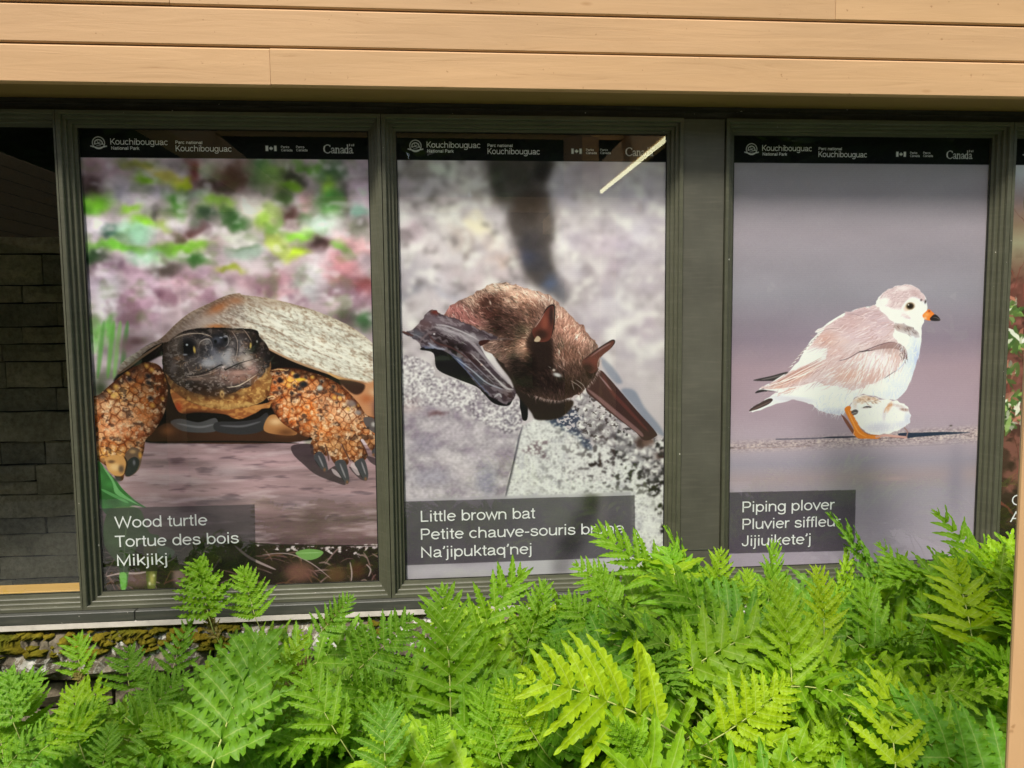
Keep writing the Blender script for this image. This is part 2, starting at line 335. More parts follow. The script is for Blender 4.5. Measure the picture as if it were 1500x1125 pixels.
# interior room seen through the plain glass at the left
box_in = lambda n,*a: tag(box(n,*a), kind='structure')
box_in('interior_floor',XL,XR,.21,4.0,.0,.04,M['wallp']); box_in('ceiling',XL,XR,.03,4.0,3.0,3.1,M['wallp'])
box_in('interior_wall',XL,XR,3.9,4.0,.04,3.0,M['wallp']); box_in('side_wall',XL-.12,XL-.005,-.14,4.0,.0,3.1,M['stone']); box_in('end_wall',XR+.005,XR+.2,-.3,4.0,-.1,3.1,M['stone'])
box_in('knee_wall',XL,XR,.205,.30,.04,.60,M['wallp'])
iw = empty('interior_stone_wall',(-2.5,1.35,.04)); tag(iw,'dim ashlar stone wall inside, seen through the plain left window','stone wall')
box('mortar_core',-1.45,1.9,.02,.20,0,2.96,M['gasket'],iw)  # dark joints, and bare black above the stones for the unlit upper room
z = 0
while z < 1.98:
    h_ = rnd.choice([.085,.115,.13,.15]); h_ = min(h_,2.0-z)
    x = -1.45
    while x < 1.88:
        w_ = rnd.uniform(.18,.52); x2 = min(x+w_,1.9)
        if 1.9-x2 < .12: x2 = 1.9
        if rnd.random() < .12 and h_ > .12:
            for za,zb in ((z,z+h_*.45),(z+h_*.45,z+h_)): mobj('stone', rough_stone('stone',x+.004,x2-.004,za+.004,zb-.004,-.01+rnd.uniform(-.01,.01),.03,M['inner'],.004,.07,.008,rnd.randrange(9999)), iw)
        else: mobj('stone', rough_stone('stone',x+.004,x2-.004,z+.004,z+h_-.004,-.01+rnd.uniform(-.012,.012),.03,M['inner'],.005,.07,.008,rnd.randrange(9999)), iw)
        x = x2
    z += h_
    if z > 1.95: break
tag(box('interior_window_ledge',XL,-1.19,.021,.10,.690,.7115,M['pine'],None,.003),'varnished yellow pine ledge inside the plain left window','ledge')
# ---------------------------------------------------------------- side wing (its fascia shows mirrored in the plain glass)
sw = empty('side_wing',(-4.0,-.2,0)); tag(sw,'side wing with tan board fascia over dark glazing at the left, outside the frame','building wing')
for i in range(7):
    o = board(-6.0,0-.0006,2.307+i*.1145,.1095,None,M['board'])
    for v in o.data.vertices: v.co = Vector((-v.co.y-.02+.12, v.co.x, v.co.z))
    o.data.flip_normals(); o.parent = sw
box('wing_backing',-.1,.115,-6,0,2.31,3.1,M['gasket'],sw); box('wing_glazing',-.1,.0,-6,0,.55,2.30,M['dark'],sw); box('wing_plinth',-.1,.06,-6,0,-.1,.545,M['stone'],sw)
# ---------------------------------------------------------------- canopy over the path: its post stands at the right edge of the view
PX = ray(1484,900,-1.76).x
cp = empty('entrance_canopy_frame',(.60,-1.9,0)); tag(cp,'tan painted wooden canopy post standing close at the right edge','post')
me = box_me('post',0,.14,0,.14,0,2.60,M['post'],.002,1); q = mobj('post',me,cp,(PX-.60,.14,0)); q.rotation_euler.z = R(-38); mobj('post',me,cp,(.9,-3.0,0)); mobj('post',me,cp,(-3.2,-3.0,0))
def beamY(x0,x1,y0,y1,z0,z1): box('beam',x0,x1,y0,y1,z0,z1,M['beam'],cp,.003)
box('ledger_strip',.400,.425,-.44,1.15,2.42,2.47,M['beam'],cp,.002); box('canopy_soffit',.426,.52,-.44,1.15,2.455,2.475,M['beam'],cp,.002); box('beam',.426,.52,-3.6,1.15,2.4755,2.62,M['beam'],cp,.003); beamY(-1.96,-1.82,-3.6,1.32,2.451,2.62)
box('cross_beam',-2.7,1.3,-3.02,-2.9,2.621,2.75,M['board'],cp,.003); box('cross_beam',-2.1,.64,.02,.14,2.621,2.75,M['board'],cp,.003)

tb = empty('glint_tube',(1.0,-1.55,2.40)); tag(tb,'slim glowing tube added under the canopy to mirror as a bright glint in the bat window','glint source')
t_ = MT('glint_glow'); e_ = t_.n('ShaderNodeEmission'); e_.inputs[0].default_value = (1,.90,.56,1); e_.inputs[1].default_value = 3.0; t_.l(e_.outputs[0],t_.out.inputs[0])  # unseen glowing tube put in to make the glint
v_,f_ = tube_vf([(0,-.76,0),(0,.76,0)],.011,10); mobj('tube',mesh('tube',v_,f_,t_.m,True),tb); box('end_cap',-.016,.016,-.79,-.761,-.016,.02,M['white'],tb,.002); box('end_cap',-.016,.016,.761,.79,-.016,.02,M['white'],tb,.002)
# ---------------------------------------------------------------- trees behind the viewer (mirrored in the glass)
def tree(x,y,h,seed):
    r = random.Random(seed); tr = empty('broadleaf_tree',(x,y,-.12)); V,F = tube_vf([(0,0,0),(.1,.05,h*.3),(-.1,.1,h*.6),(.05,0,h*.85)],[h*.03,h*.024,h*.014,h*.004],8)
    for k in range(9):
        a = r.uniform(0,6.28); z0 = h*r.uniform(.3,.7); l = h*r.uniform(.18,.32); v,f = tube_vf([(0,0,z0),(math.cos(a)*l*.5,math.sin(a)*l*.5,z0+l*.3),(math.cos(a)*l,math.sin(a)*l,z0+l*.7)],[h*.011,h*.007,h*.002],5)
        n = len(V); V += v; F += [tuple(i+n for i in q_) for q_ in f]
    mobj('trunk',mesh('trunk',V,F,M['bark'],True),tr)
    V,F = [],[]; cl = [(r.gauss(0,h*.17),r.gauss(0,h*.17),h*r.uniform(.32,1.0)) for _ in range(60)]
    for c in cl:
        for k in range(110):
            p_ = Vector(c)+Vector((r.gauss(0,1),r.gauss(0,1),r.gauss(0,.8)))*h*.045; q_ = Euler((r.uniform(-1,1),r.uniform(-1,1),r.uniform(0,6.3))).to_matrix(); s_ = h*.028
            n = len(V); V += [p_+q_@Vector((0,-s_,0)),p_+q_@Vector((s_*.6,0,0)),p_+q_@Vector((0,s_*1.2,0)),p_+q_@Vector((-s_*.6,0,0))]; F.append((n,n+1,n+2,n+3))
    o = mobj('crown',mesh('crown',V,F,M['leaf']),tr); o.color = (.05,.10,.02,1); return tr
tr0 = tree(-3.5,-15,9,3); tag(tr0,'tall broadleaf tree across the lawn behind the viewer, outside the frame','tree','trees across the lawn')
for i,(x,y,s_,rz) in enumerate([(2.5,-17,1.1,2.),(9,-14,.95,4.),(-11,-17,1.15,1.),(-18,-13,1.,3.),(16,-18,1.2,5.),(-7.5,-21,1.3,2.5),(6,-23,1.4,.7)]):
    c = tr0.copy(); col.objects.link(c); c.location = (x,y,-.12); c.scale = (s_,)*3; c.rotation_euler = (0,0,rz)
    c['label'] = ['tall tree behind the viewer nearest the canopy post','round tree to the far right across the lawn','wide tree to the left across the lawn behind the side wing','leftmost tree across the lawn','rightmost tree across the lawn','big back row tree on the left across the lawn','tallest back row tree across the lawn'][i]
    for ch in tr0.children:
        d = ch.copy(); col.objects.link(d); d.parent = c; d.color = ch.color

# dense leafy mass behind the lawn, added to keep bright sky out of the reflections
def backdrop():
    r = random.Random(77); V,F = [],[]
    for i in range(26000):
        x = r.uniform(-60,60); z = 15*r.random()**.8*(.8+.2*math.sin(x*.35)+.12*math.sin(x*.9+2)); y = -29-2.5*math.sin(x*.5)*math.cos(z*.6)+r.gauss(0,1.0)
        q_ = Euler((r.uniform(-1,1),r.uniform(-1,1),r.uniform(0,6.3))).to_matrix(); s_ = r.uniform(.45,.8); p_ = Vector((x,y,z)); n = len(V)
        V += [p_+q_@Vector((0,0,-s_)),p_+q_@Vector((s_*.6,0,0)),p_+q_@Vector((0,0,s_*1.1)),p_+q_@Vector((-s_*.6,0,0))]; F.append((n,n+1,n+2,n+3))
    o = mobj('leaf_backdrop',mesh('leaf_backdrop',V,F,M['leaf'])); o.color = (.045,.085,.02,1)
    tag(o,'unseen leafy mass added to hide sky from the glass, as woods beyond the lawn behind the viewer','backdrop','','stuff')
backdrop()
# ---------------------------------------------------------------- printed artwork (numpy painter, flat poster prints)
class Art:
    """A canvas for one poster print.  Control points are written in the tracing frame of the poster's four corners
    (rectified by a homography), everything is painted from polygons, soft blobs, strokes, cells and noise."""
    def __init__(s, corners, wm, hm, ppm=700, seed=1):
        s.W, s.H = int(wm*ppm), int(hm*ppm)
        s.r = np.random.RandomState(seed)
        src = corners; dst = [(0,0),(s.W,0),(s.W,s.H),(0,s.H)]
        A = []
        for (x,y),(u,v) in zip(src,dst):
            A.append([x,y,1,0,0,0,-u*x,-u*y,-u]); A.append([0,0,0,x,y,1,-v*x,-v*y,-v])
        s.Hm = np.linalg.svd(np.array(A,float))[2][-1].reshape(3,3)
        s.img = np.zeros((s.H,s.W,3),np.float32)
        s.yy, s.xx = np.mgrid[0:s.H,0:s.W].astype(np.float32)
        s.T = lambda x,y:(x,y)
        s.k = s.W/abs(corners[1][0]-corners[0][0])
        s.zs = 1.
    def frame(s, ox=0, oy=0, sc=1):
        s.T = lambda x,y:(ox+x/sc, oy+y/sc); s.zs = 1./sc
        return s
    def q(s, pts):
        p = np.array([s.T(x,y) for x,y in pts],float)
        h = np.c_[p,np.ones(len(p))]@s.Hm.T
        return h[:,:2]/h[:,2:]
    def L(s, r): return r*s.zs*s.k
    # -- helpers
    def smooth(s, P, closed=True, n=6):
        P = np.asarray(P,float); m = len(P); out = []
        rng = range(m) if closed else range(m-1)
        for i in rng:
            if closed: a,b,c,d = P[i-1],P[i],P[(i+1)%m],P[(i+2)%m]
            else: a,b,c,d = P[max(i-1,0)],P[i],P[i+1],P[min(i+2,m-1)]
            for t in np.arange(n)/n:
                out.append(.5*((2*b)+(c-a)*t+(2*a-5*b+4*c-d)*t*t+(3*b-a-3*c+d)*t**3))
        if not closed: out.append(P[-1])
        return np.array(out)
    def blur(s, a, rad):
        rad = int(round(rad))
        if rad < 1: return a
        for _ in range(3):
            for ax in (0,1):
                pad = [(0,0)]*a.ndim; pad[ax] = (rad+1,rad)
                c = np.cumsum(np.pad(a,pad,mode='edge'),axis=ax,dtype=np.float64)
                n = a.shape[ax]
                hi = np.take(c,range(2*rad+1,2*rad+1+n),axis=ax); lo = np.take(c,range(0,n),axis=ax)
                a = ((hi-lo)/(2*rad+1)).astype(np.float32)
        return a
    def poly(s, pts, soft=1, sm=True, closed=True):
        P = s.q(pts)
        if sm: P = s.smooth(P)
        S = 2; P = P*S; h,w = s.H*S, s.W*S
        tog = np.zeros((h,w+1),np.int16)
        for i in range(len(P)):
            x0,y0 = P[i-1]; x1,y1 = P[i]
            if y0 == y1: continue
            if y0 > y1: x0,y0,x1,y1 = x1,y1,x0,y0
            a,b = max(int(np.ceil(y0-.5)),0), min(int(np.ceil(y1-.5)),h)
            if b <= a: continue
            r = np.arange(a,b); xs = x0+(r+.5-y0)*(x1-x0)/(y1-y0)
            c = np.clip(np.ceil(xs-.5).astype(int),0,w)
            np.add.at(tog,(r,c),1)
        m = (np.cumsum(tog,axis=1)[:,:w]&1).astype(np.float32)
        m = m.reshape(s.H,S,s.W,S).mean((1,3))
        return s.blur(m,s.L(soft)*.6) if s.L(soft)*.6 >= 1 else m
    def noise(s, px, py=None, oct=3, seed=0, ang=0):
        """fractal value noise 0..1, features px wide and py high (canvas pixels)"""
        py = py or px; r = np.random.RandomState(seed+17)
        x,y = s.xx,s.yy
        if ang:
            ca,sa = np.cos(ang),np.sin(ang); x,y = x*ca+y*sa,-x*sa+y*ca
        out = 0; amp = 1.; tot = 0
        for o in range(oct):
            N = 64; g = r.rand(N,N).astype(np.float32)
            u = x/px*2**o+11.3*o; v = y/py*2**o+5.1*o
            iu,iv = np.floor(u).astype(int),np.floor(v).astype(int); fu,fv = u-iu,v-iv
            fu = fu*fu*(3-2*fu); fv = fv*fv*(3-2*fv)
            a,b = g[iv%N,iu%N],g[iv%N,(iu+1)%N]; c,d = g[(iv+1)%N,iu%N],g[(iv+1)%N,(iu+1)%N]
            out = out+amp*((a*(1-fu)+b*fu)*(1-fv)+(c*(1-fu)+d*fu)*fv); tot += amp; amp *= .55
        return out/tot
    def warp(s, amp, px, seed, mask=None):
        """push the paint about by a noise field, so that soft blobs get organic outlines"""
        dx = (s.noise(px,px,3,seed)-.5)*2*amp; dy = (s.noise(px,px,3,seed+5)-.5)*2*amp
        if mask is not None: dx,dy = dx*mask,dy*mask
        X = np.clip(s.xx+dx,0,s.W-1.01); Y = np.clip(s.yy+dy,0,s.H-1.01)
        i,j = Y.astype(int),X.astype(int); fy,fx = (Y-i)[...,None],(X-j)[...,None]; A = s.img
        s.img = ((A[i,j]*(1-fx)+A[i,j+1]*fx)*(1-fy)+(A[i+1,j]*(1-fx)+A[i+1,j+1]*fx)*fy).astype(np.float32)
    def put(s, m, col, a=1.):
        m = np.clip(m*a,0,1)[...,None]
        s.img[:] = s.img*(1-m)+np.asarray(col,np.float32)/255*m if not (isinstance(col,np.ndarray) and col.ndim==3) else s.img*(1-m)+col*m
    def fill(s, pts, col, soft=1, a=1., sm=True):
        m = s.poly(pts,soft,sm); s.put(m,col,a); return m
    def mul(s, m, f):
        m = np.clip(m,0,1)[...,None]; s.img[:] = s.img*(1-m+m*np.asarray(f,np.float32))
    def blobs(s, L, clip=None, k=1., hard=2.):
        for b in L:
            x,y,rx,ry = b[:4]; col = b[-1]; ang = b[4] if len(b) > 5 else 0; al = b[5] if len(b) > 6 else .95
            c = s.q([(x,y)])[0]; rx,ry = max(s.L(rx)*k,.6),max(s.L(ry)*k,.6)
            R = 2.4*max(rx,ry)
            x0,x1,y0,y1 = [int(v) for v in (max(c[0]-R,0),min(c[0]+R,s.W),max(c[1]-R,0),min(c[1]+R,s.H))]
            if x1 <= x0 or y1 <= y0: continue
            dx,dy = s.xx[y0:y1,x0:x1]-c[0],s.yy[y0:y1,x0:x1]-c[1]
            ca,sa = np.cos(ang),np.sin(ang)
            d = ((dx*ca+dy*sa)/rx)**2+((-dx*sa+dy*ca)/ry)**2
            m = np.exp(-(d**(hard/2))*.9)*al
            if clip is not None: m = m*clip[y0:y1,x0:x1]
            m = m[...,None]
            s.img[y0:y1,x0:x1] = s.img[y0:y1,x0:x1]*(1-m)+np.asarray(col,np.float32)/255*m
    def stroke(s, pts, w, col, a=1., clip=None, taper=True, sm=True, raw=False, soft=.7):
        P = np.asarray(pts,float) if raw else s.q(pts)
        if not raw: w = s.L(w)
        if sm and len(P) > 2: P = s.smooth(P,False,5)
        pad = w+2
        x0,y0 = np.floor(P.min(0)-pad).astype(int); x1,y1 = np.ceil(P.max(0)+pad).astype(int)+1
        x0,y0,x1,y1 = max(x0,0),max(y0,0),min(x1,s.W),min(y1,s.H)
        if x1 <= x0 or y1 <= y0: return
        X,Y = s.xx[y0:y1,x0:x1],s.yy[y0:y1,x0:x1]
        M = np.zeros(X.shape,np.float32); n = len(P)-1
        for i in range(n):
            a0,b0 = P[i],P[i+1]; d = b0-a0; l2 = d@d+1e-6
            t = np.clip(((X-a0[0])*d[0]+(Y-a0[1])*d[1])/l2,0,1)
            D = np.hypot(X-a0[0]-t*d[0],Y-a0[1]-t*d[1])
            f = (i+t)/n
            ww = w*.5*(np.sqrt(np.clip(4*f*(1-f),.02,1)) if taper is True else (1-f*.85 if taper == 'end' else 1))
            M = np.maximum(M,np.clip((ww-D)/soft+.5,0,1)*np.minimum(1,ww*2/.8+.2))
        if clip is not None: M = M*clip[y0:y1,x0:x1]
        M = (M*a)[...,None]
        s.img[y0:y1,x0:x1] = s.img[y0:y1,x0:x1]*(1-M)+np.asarray(col,np.float32)/255*M
    def hairs(s, mask, n, length, w, angf, cols, a=.8, jit=.4, curl=.3):
        """short hair / feather strokes scattered in a mask; angf(x,y canvas)->angle"""
        ys,xs = np.nonzero(mask > .5)
        if len(ys) == 0: return
        for i in s.r.randint(0,len(ys),n):
            x,y = xs[i],ys[i]; t = angf(x,y)+s.r.randn()*jit; l = s.L(length)*(.5+s.r.rand())
            t2 = t+s.r.randn()*curl
            p = [(x,y),(x+np.cos(t)*l*.5,y+np.sin(t)*l*.5),(x+np.cos(t)*l*.5+np.cos(t2)*l*.5,y+np.sin(t)*l*.5+np.sin(t2)*l*.5)]
            c = cols[s.r.randint(len(cols))] if not callable(cols) else cols(x,y)
            s.stroke(p,s.L(w),c,a,clip=None,raw=True,sm=False,taper='end')
    def cells(s, mask, size, stretch=(1,1), ang=0, seed=0, jit=.75):
        """voronoi cells in a mask: returns (edge distance 0..~1, cell id random 0..1, f1)"""
        r = np.random.RandomState(seed)
        ca,sa = np.cos(ang),np.sin(ang)
        X = (s.xx*ca+s.yy*sa)/s.L(size)/stretch[0]; Y = (-s.xx*sa+s.yy*ca)/s.L(size)/stretch[1]
        ix,iy = np.floor(X).astype(int),np.floor(Y).astype(int)
        N = 97; jx,jy,idr = r.rand(N,N),r.rand(N,N),r.rand(N,N)
        f1 = np.full(X.shape,9.,np.float32); f2 = f1.copy(); cid = np.zeros_like(f1)
        for dx in (-1,0,1):
            for dy in (-1,0,1):
                a,b = (ix+dx)%N,(iy+dy)%N
                px = ix+dx+.5+(jx[b,a]-.5)*jit+.5*((iy+dy)%2)*0; py = iy+dy+.5+(jy[b,a]-.5)*jit
                d = np.hypot(X-px,Y-py)
                n = d < f1
                f2 = np.where(n,f1,np.minimum(f2,d)); cid = np.where(n,idr[b,a],cid); f1 = np.where(n,d,f1)
        return f2-f1,cid,f1

def art_turtle():
    s = Art([(115.5,188.5),(539.8,193.2),(555.8,850),(152.9,865.2)],.905,1.5,seed=4)
    s.img[:] = np.array([172,152,163])/255
    s.frame(100,160,3.261)
    n = s.noise(90,60,3,seed=2); s.put(n*1.2-.2,(205,188,205),.8)
    B = [(620,560,60,40,(110,90,96)),(770,600,60,30,(176,180,170)),(60,420,30,60,(70,100,60)),(640,470,40,30,(180,190,160)),(760,480,40,24,(90,130,60)),(980,560,40,40,(120,160,80)),(1130,520,50,40,(90,110,80)),(1330,430,30,70,(120,110,110)),(110,270,60,40,(165,130,145)),(100,350,50,45,(75,55,60)),(200,290,90,28,.3,.9,(180,145,165)),(330,262,80,30,(150,150,80)),(450,290,90,26,.3,.9,(196,180,90)),
     (370,335,75,32,(130,185,45)),(525,330,50,28,(195,205,50)),(600,290,45,75,(115,62,62)),(690,300,50,60,(155,160,140)),(800,310,85,85,(70,44,40)),(700,370,90,22,(80,60,58)),
     (930,300,60,70,(88,120,80)),(1000,320,70,45,(125,155,85)),(1150,265,80,28,(105,150,70)),(1080,335,55,36,(70,68,62)),(1260,290,80,40,(98,128,98)),(1385,265,70,40,(190,170,190)),
     (140,430,85,50,(118,190,48)),(90,480,45,32,(100,170,50)),(250,420,60,55,(168,158,182)),(345,400,60,45,(225,205,225)),(440,410,60,45,(215,198,225)),(520,430,50,80,(80,130,58)),
     (430,512,30,26,(78,66,78)),(350,480,80,40,(215,200,220)),(250,500,60,30,(160,150,160)),(300,490,60,26,(140,192,66)),(620,410,80,30,(150,162,150)),(720,432,70,32,(135,175,70)),
     (660,500,60,40,(60,82,60)),(800,520,70,44,(48,88,40)),(860,450,75,60,(232,220,220)),(930,500,55,60,(150,185,80)),(1060,380,60,28,(120,165,50)),(1010,430,50,40,(60,85,45)),
     (1045,510,50,38,(90,60,60)),(1140,440,40,60,(192,152,160)),(1250,440,70,100,(85,148,72)),(1245,350,40,50,(150,190,75)),(1400,400,60,80,(210,184,210)),(1395,475,50,40,(150,195,182)),
     (120,565,62,60,(220,208,230)),(210,590,52,42,(58,90,78)),(330,600,90,50,(150,200,172)),(370,548,62,28,(140,205,58)),(480,560,42,30,(150,185,60)),(570,595,80,26,-.4,.95,(88,58,58)),
     (520,545,60,24,-.4,.9,(190,180,195)),(240,660,160,24,.1,.95,(105,172,58)),(390,702,130,32,(155,195,175)),(560,668,120,38,-.15,.95,(118,192,36)),(115,700,55,44,(40,68,38)),
     (600,730,70,26,(62,110,50)),(700,640,50,40,(190,165,175)),(840,615,100,60,(212,208,208)),(850,690,90,34,(150,168,160)),(840,660,80,14,(120,140,120)),(1090,600,75,32,(140,205,70)),
     (1060,680,55,30,(172,205,50)),(985,640,40,60,(165,180,90)),(1210,570,95,42,(195,220,210)),(1200,655,85,38,(68,48,48)),(1310,662,50,28,(110,165,70)),(1385,640,90,38,.2,.95,(215,165,175)),
     (1390,560,60,50,(120,120,110)),(300,765,100,50,(182,150,172)),(455,765,85,34,(70,62,58)),(385,810,80,50,(192,162,188)),(560,830,90,60,(180,142,162)),(690,790,70,50,(172,142,166)),
     (775,772,75,26,(140,155,45)),(930,745,70,40,(180,165,175)),(900,830,110,50,(155,125,138)),(190,745,60,50,(110,88,105)),(140,830,60,60,(180,160,186)),(180,930,80,100,(222,214,230)),
     (330,900,80,60,(178,142,168)),(460,885,60,30,.5,.9,(96,66,82)),(370,975,90,60,(192,155,180)),(560,900,80,70,(192,162,178)),(290,1000,40,60,(140,110,122)),(1100,810,60,60,(150,155,150)),
     (1200,800,80,55,(208,202,215)),(1160,880,60,36,(170,172,180)),(1310,775,85,80,(184,126,136)),(1410,850,50,60,(150,86,90)),(1010,790,60,50,(168,128,142)),(1000,870,90,30,(195,155,168)),
     (1260,900,90,40,(192,168,184)),(1370,930,80,50,(205,186,200)),(1400,1010,80,60,(66,98,66)),(1310,1000,50,50,(92,84,84)),(110,1050,60,60,(130,175,115)),(210,1060,24,90,(110,180,85)),(130,1090,26,60,(120,190,95))]
    s.blobs(B,k=1.0,hard=3)
    s.warp(24,55,70); s.warp(7,18,80)
    # soft out-of-focus mottling
    n1,n2 = s.noise(34,26,3,seed=5),s.noise(40,26,3,seed=6)
    s.mul(s.xx*0+1,(.72+.58*n1)[...,None]*np.array([1,1,1.0]))
    g = np.clip((n2-.56)*5,0,1)*.35; s.put(g,(86,110,60))
    g = np.clip((s.noise(30,20,2,seed=9)-.64)*6,0,1)*.45; s.put(g,(232,222,236))
    low = np.clip((s.yy/s.H-.27)*12,0,1)*np.clip((.46-s.yy/s.H)*10,0,1)
    s.put(low*np.clip((s.noise(30,30,3,seed=10)-.5)*4,0,1),(120,84,104),.6)
    s.img[:] = s.blur(s.img,2)
    s.frame(120,420,3.75)
    for x,c in ((150,(105,180,75)),(185,(140,205,110)),(95,(90,160,70)),(225,(80,150,70))): s.stroke([(x+25,190),(x+8,330),(x-10,500)],26,c,.7,soft=6)
    s.blobs([(100,560,50,60,(60,70,50)),(250,330,50,50,(150,120,130)),(300,300,60,30,(110,85,90))])
    # log
    s.frame(100,500,2.961)
    log = s.fill([(120,520),(200,470),(340,434),(620,432),(900,440),(1100,446),(1400,452),(1400,890),(1100,884),(830,880),(700,870),(120,860)],(150,126,134),1,sm=False)
    d = (s.yy-s.q([(700,434)])[0][1])/(s.q([(700,880)])[0][1]-s.q([(700,434)])[0][1])
    s.mul(log*np.clip(1.25-abs(d-.35)*1.6,0,1),(1.12,1.1,1.1)); s.mul(log*np.clip(d*1.7-.75,0,1),(.74,.70,.70))
    s.mul(log,(.66+.62*s.noise(190,22,5,seed=8,ang=.03))[...,None]*np.ones(3))
    s.put(log*np.clip((s.noise(90,14,4,seed=3)-.56)*5,0,1),(205,184,194),.5)
    s.put(log*np.clip((s.noise(60,12,3,seed=13)-.62)*6,0,1)*(d<.8),(88,70,82),.6)
    s.blobs([(1060,780,60,60,(86,66,70)),(700,560,80,30,(195,178,188)),(500,470,120,20,(170,140,145)),(820,700,90,30,(165,140,140)),(300,640,90,40,(140,115,122))],clip=log*.55)
    # ground litter under the log
    dark = s.fill([(120,850),(700,868),(830,884),(1400,892),(1400,1120),(100,1120)],(50,38,38),1,sm=False)
    for i in range(150):
        x,y = s.r.uniform(130,1350),s.r.uniform(895,1080); a = s.r.uniform(-1.2,1.2); l = s.r.uniform(30,140)
        c = [(120,92,90),(150,125,125),(90,62,54),(62,44,40),(105,75,62)][s.r.randint(5)]
        s.stroke([(x,y),(x+np.cos(a)*l*.5,y+np.sin(a)*l*.5-8),(x+np.cos(a)*l,y+np.sin(a)*l)],s.r.uniform(3,9),c,.8,clip=dark)
    s.blobs([(1000,1000,70,50,(120,84,78)),(690,920,60,34,(84,66,66)),(520,930,40,40,(70,50,44)),(860,970,60,26,(60,44,40)),(1160,1010,50,40,(96,64,54)),(300,1030,70,40,(110,84,86)),(480,1020,30,50,(150,122,124)),(1250,990,40,40,(84,52,44))],clip=dark,hard=4)
    for p,w in (([(720,885),(790,940),(900,990)],12),([(840,925),(950,920),(1050,960),(1140,1030)],5),([(1220,955),(1228,1000),(1226,1040)],7),([(1290,965),(1310,990),(1300,1020)],7),([(160,1020),(230,1005),(330,1000),(470,935)],9),([(480,960),(520,970),(560,975)],10)):
        s.stroke(p,w,(178,158,160),.9,clip=dark)
    g = np.clip((s.noise(9,7,3,seed=31)-.55)*8,0,1)
    bark = s.poly([(820,872),(900,880),(1000,876),(1100,884),(1200,884),(1340,880),(1345,905),(1300,900),(1260,940),(1220,915),(1150,925),(1100,905),(1000,915),(900,905),(830,895)],2)
    s.put(bark*g,(214,200,205),.95)
    s.stroke([(740,868),(900,882),(1345,886)],8,(28,18,18),.8)
    s.fill([(985,918),(1040,900),(1105,912),(1080,940),(1030,948)],(118,158,92)); s.stroke([(985,918),(1100,915)],4,(165,200,140),.7)
    # leaves lower left
    lf = s.fill([(128,522),(165,560),(205,600),(236,640),(290,690),(338,722),(290,712),(250,722),(180,755),(140,715),(128,640)],(58,112,58),1)
    s.mul(lf,(.75+.5*s.noise(30,20,2,seed=40))[...,None]*np.ones(3))
    s.fill([(150,545),(190,590),(225,650),(300,705),(334,722),(260,690),(205,660),(190,610)],(120,178,118),1,.85)
    s.stroke([(140,640),(200,670),(260,700)],14,(105,165,105),.7,clip=lf)
    l2 = s.fill([(150,860),(160,770),(195,722),(300,722),(332,775),(352,830),(392,842),(380,870),(318,878),(285,915),(266,975),(252,1072),(226,1072),(218,975),(178,920)],(78,118,60),1)
    s.mul(l2,(.8+.4*s.noise(26,26,2,seed=42))[...,None]*np.ones(3)); s.stroke([(262,730),(245,860),(238,1070)],7,(120,165,95),.8)
    s.fill([(222,1010),(252,1010),(247,1075),(232,1075)],(112,172,82))
    s.fill([(330,880),(395,880),(385,1000),(375,1072),(345,1072),(335,980)],(92,98,52)); s.blobs([(362,1030,12,30,(190,180,110)),(352,1050,5,8,(235,230,190)),(370,1015,5,6,(230,225,180))])
    s.fill([(385,900),(425,890),(462,912),(440,940),(398,935)],(92,128,92))
    # shell
    shell_pts = [(172,546),(181,529),(208,511),(235,496),(259,473),(280,457),(307,444),(331,433),(350,429.5),(356,432),(388,436),(420,443),(452,452),(484,464),(511,477),(532,491),(548,505),(575,530),(575,575),(551,567),(532,560),(500,553),(473,544),(447,535),(420,524),(388,508),(369,496),(330,500),(237,502),(187,539)]
    s.frame()
    s.fill([(168,560),(190,530),(237,498),(360,490),(420,520),(480,545),(535,558),(560,575),(560,610),(470,640),(440,646),(340,647),(205,646),(215,600),(230,560),(240,520)],(24,17,16),1.5)
    sh = s.fill(shell_pts,(208,203,194),1); s.put(sh*np.clip((s.noise(26,14,4,seed=55,ang=.5)-.55)*5,0,1),(150,120,100),.5)
    left = s.poly([(160,560),(235,496),(259,473),(307,444),(345,428),(360,470),(330,500),(200,540)],5)
    s.put(left*sh,(150,138,134),.75)
    s.mul(sh,(.72+.5*s.noise(60,8,3,seed=50,ang=.42))[...,None]*np.ones(3))
    wob = s.noise(80,40,2,seed=51)*40
    a = .42; u = (-s.xx*np.sin(a)+s.yy*np.cos(a))+wob
    s.put(sh*np.clip(np.sin(u*.95)*1.5-.5,0,1)*np.clip(s.noise(50,30,2,seed=52)*2-.8,0,1),(150,124,106),.34)
    s.put(sh*np.clip(np.cos(u*.6+s.noise(30,30,2,seed=53)*9)*1.6-.7,0,1),(232,232,226),.35)
    for p in ([(352,432),(372,452),(390,462)],[(360,470),(400,482),(440,505),(500,530)],[(332,436),(318,452),(300,462)]):
        s.stroke(p,2.4,(128,104,90),.65,clip=sh)
    fn = s.noise(7,3.5,3,seed=57,ang=.5); s.put(sh*np.clip((fn-.5)*5,0,1),(236,234,228),.55); s.put(sh*np.clip((.44-fn)*6,0,1),(132,108,92),.5)
    s.put(s.poly([(160,560),(225,500),(262,472),(300,450),(330,436),(312,470),(270,492),(225,520)],6)*sh,(112,100,98),.5)
    s.blobs([(318,452,18,7,-.5,.9,(176,110,66)),(314,478,14,4,(190,120,66)),(345,440,12,6,(165,120,92)),(390,445,30,6,.1,.6,(160,140,128)),(300,470,26,10,-.4,.7,(205,195,192)),(335,490,20,6,(188,172,166))],clip=sh)
    s.stroke([(369,496),(388,508),(420,524),(447,535),(473,544),(500,553),(532,559)],3.4,(176,140,112),.95)
    s.stroke([(172,548),(187,538),(208,522),(237,503)],4,(120,98,80),.9)
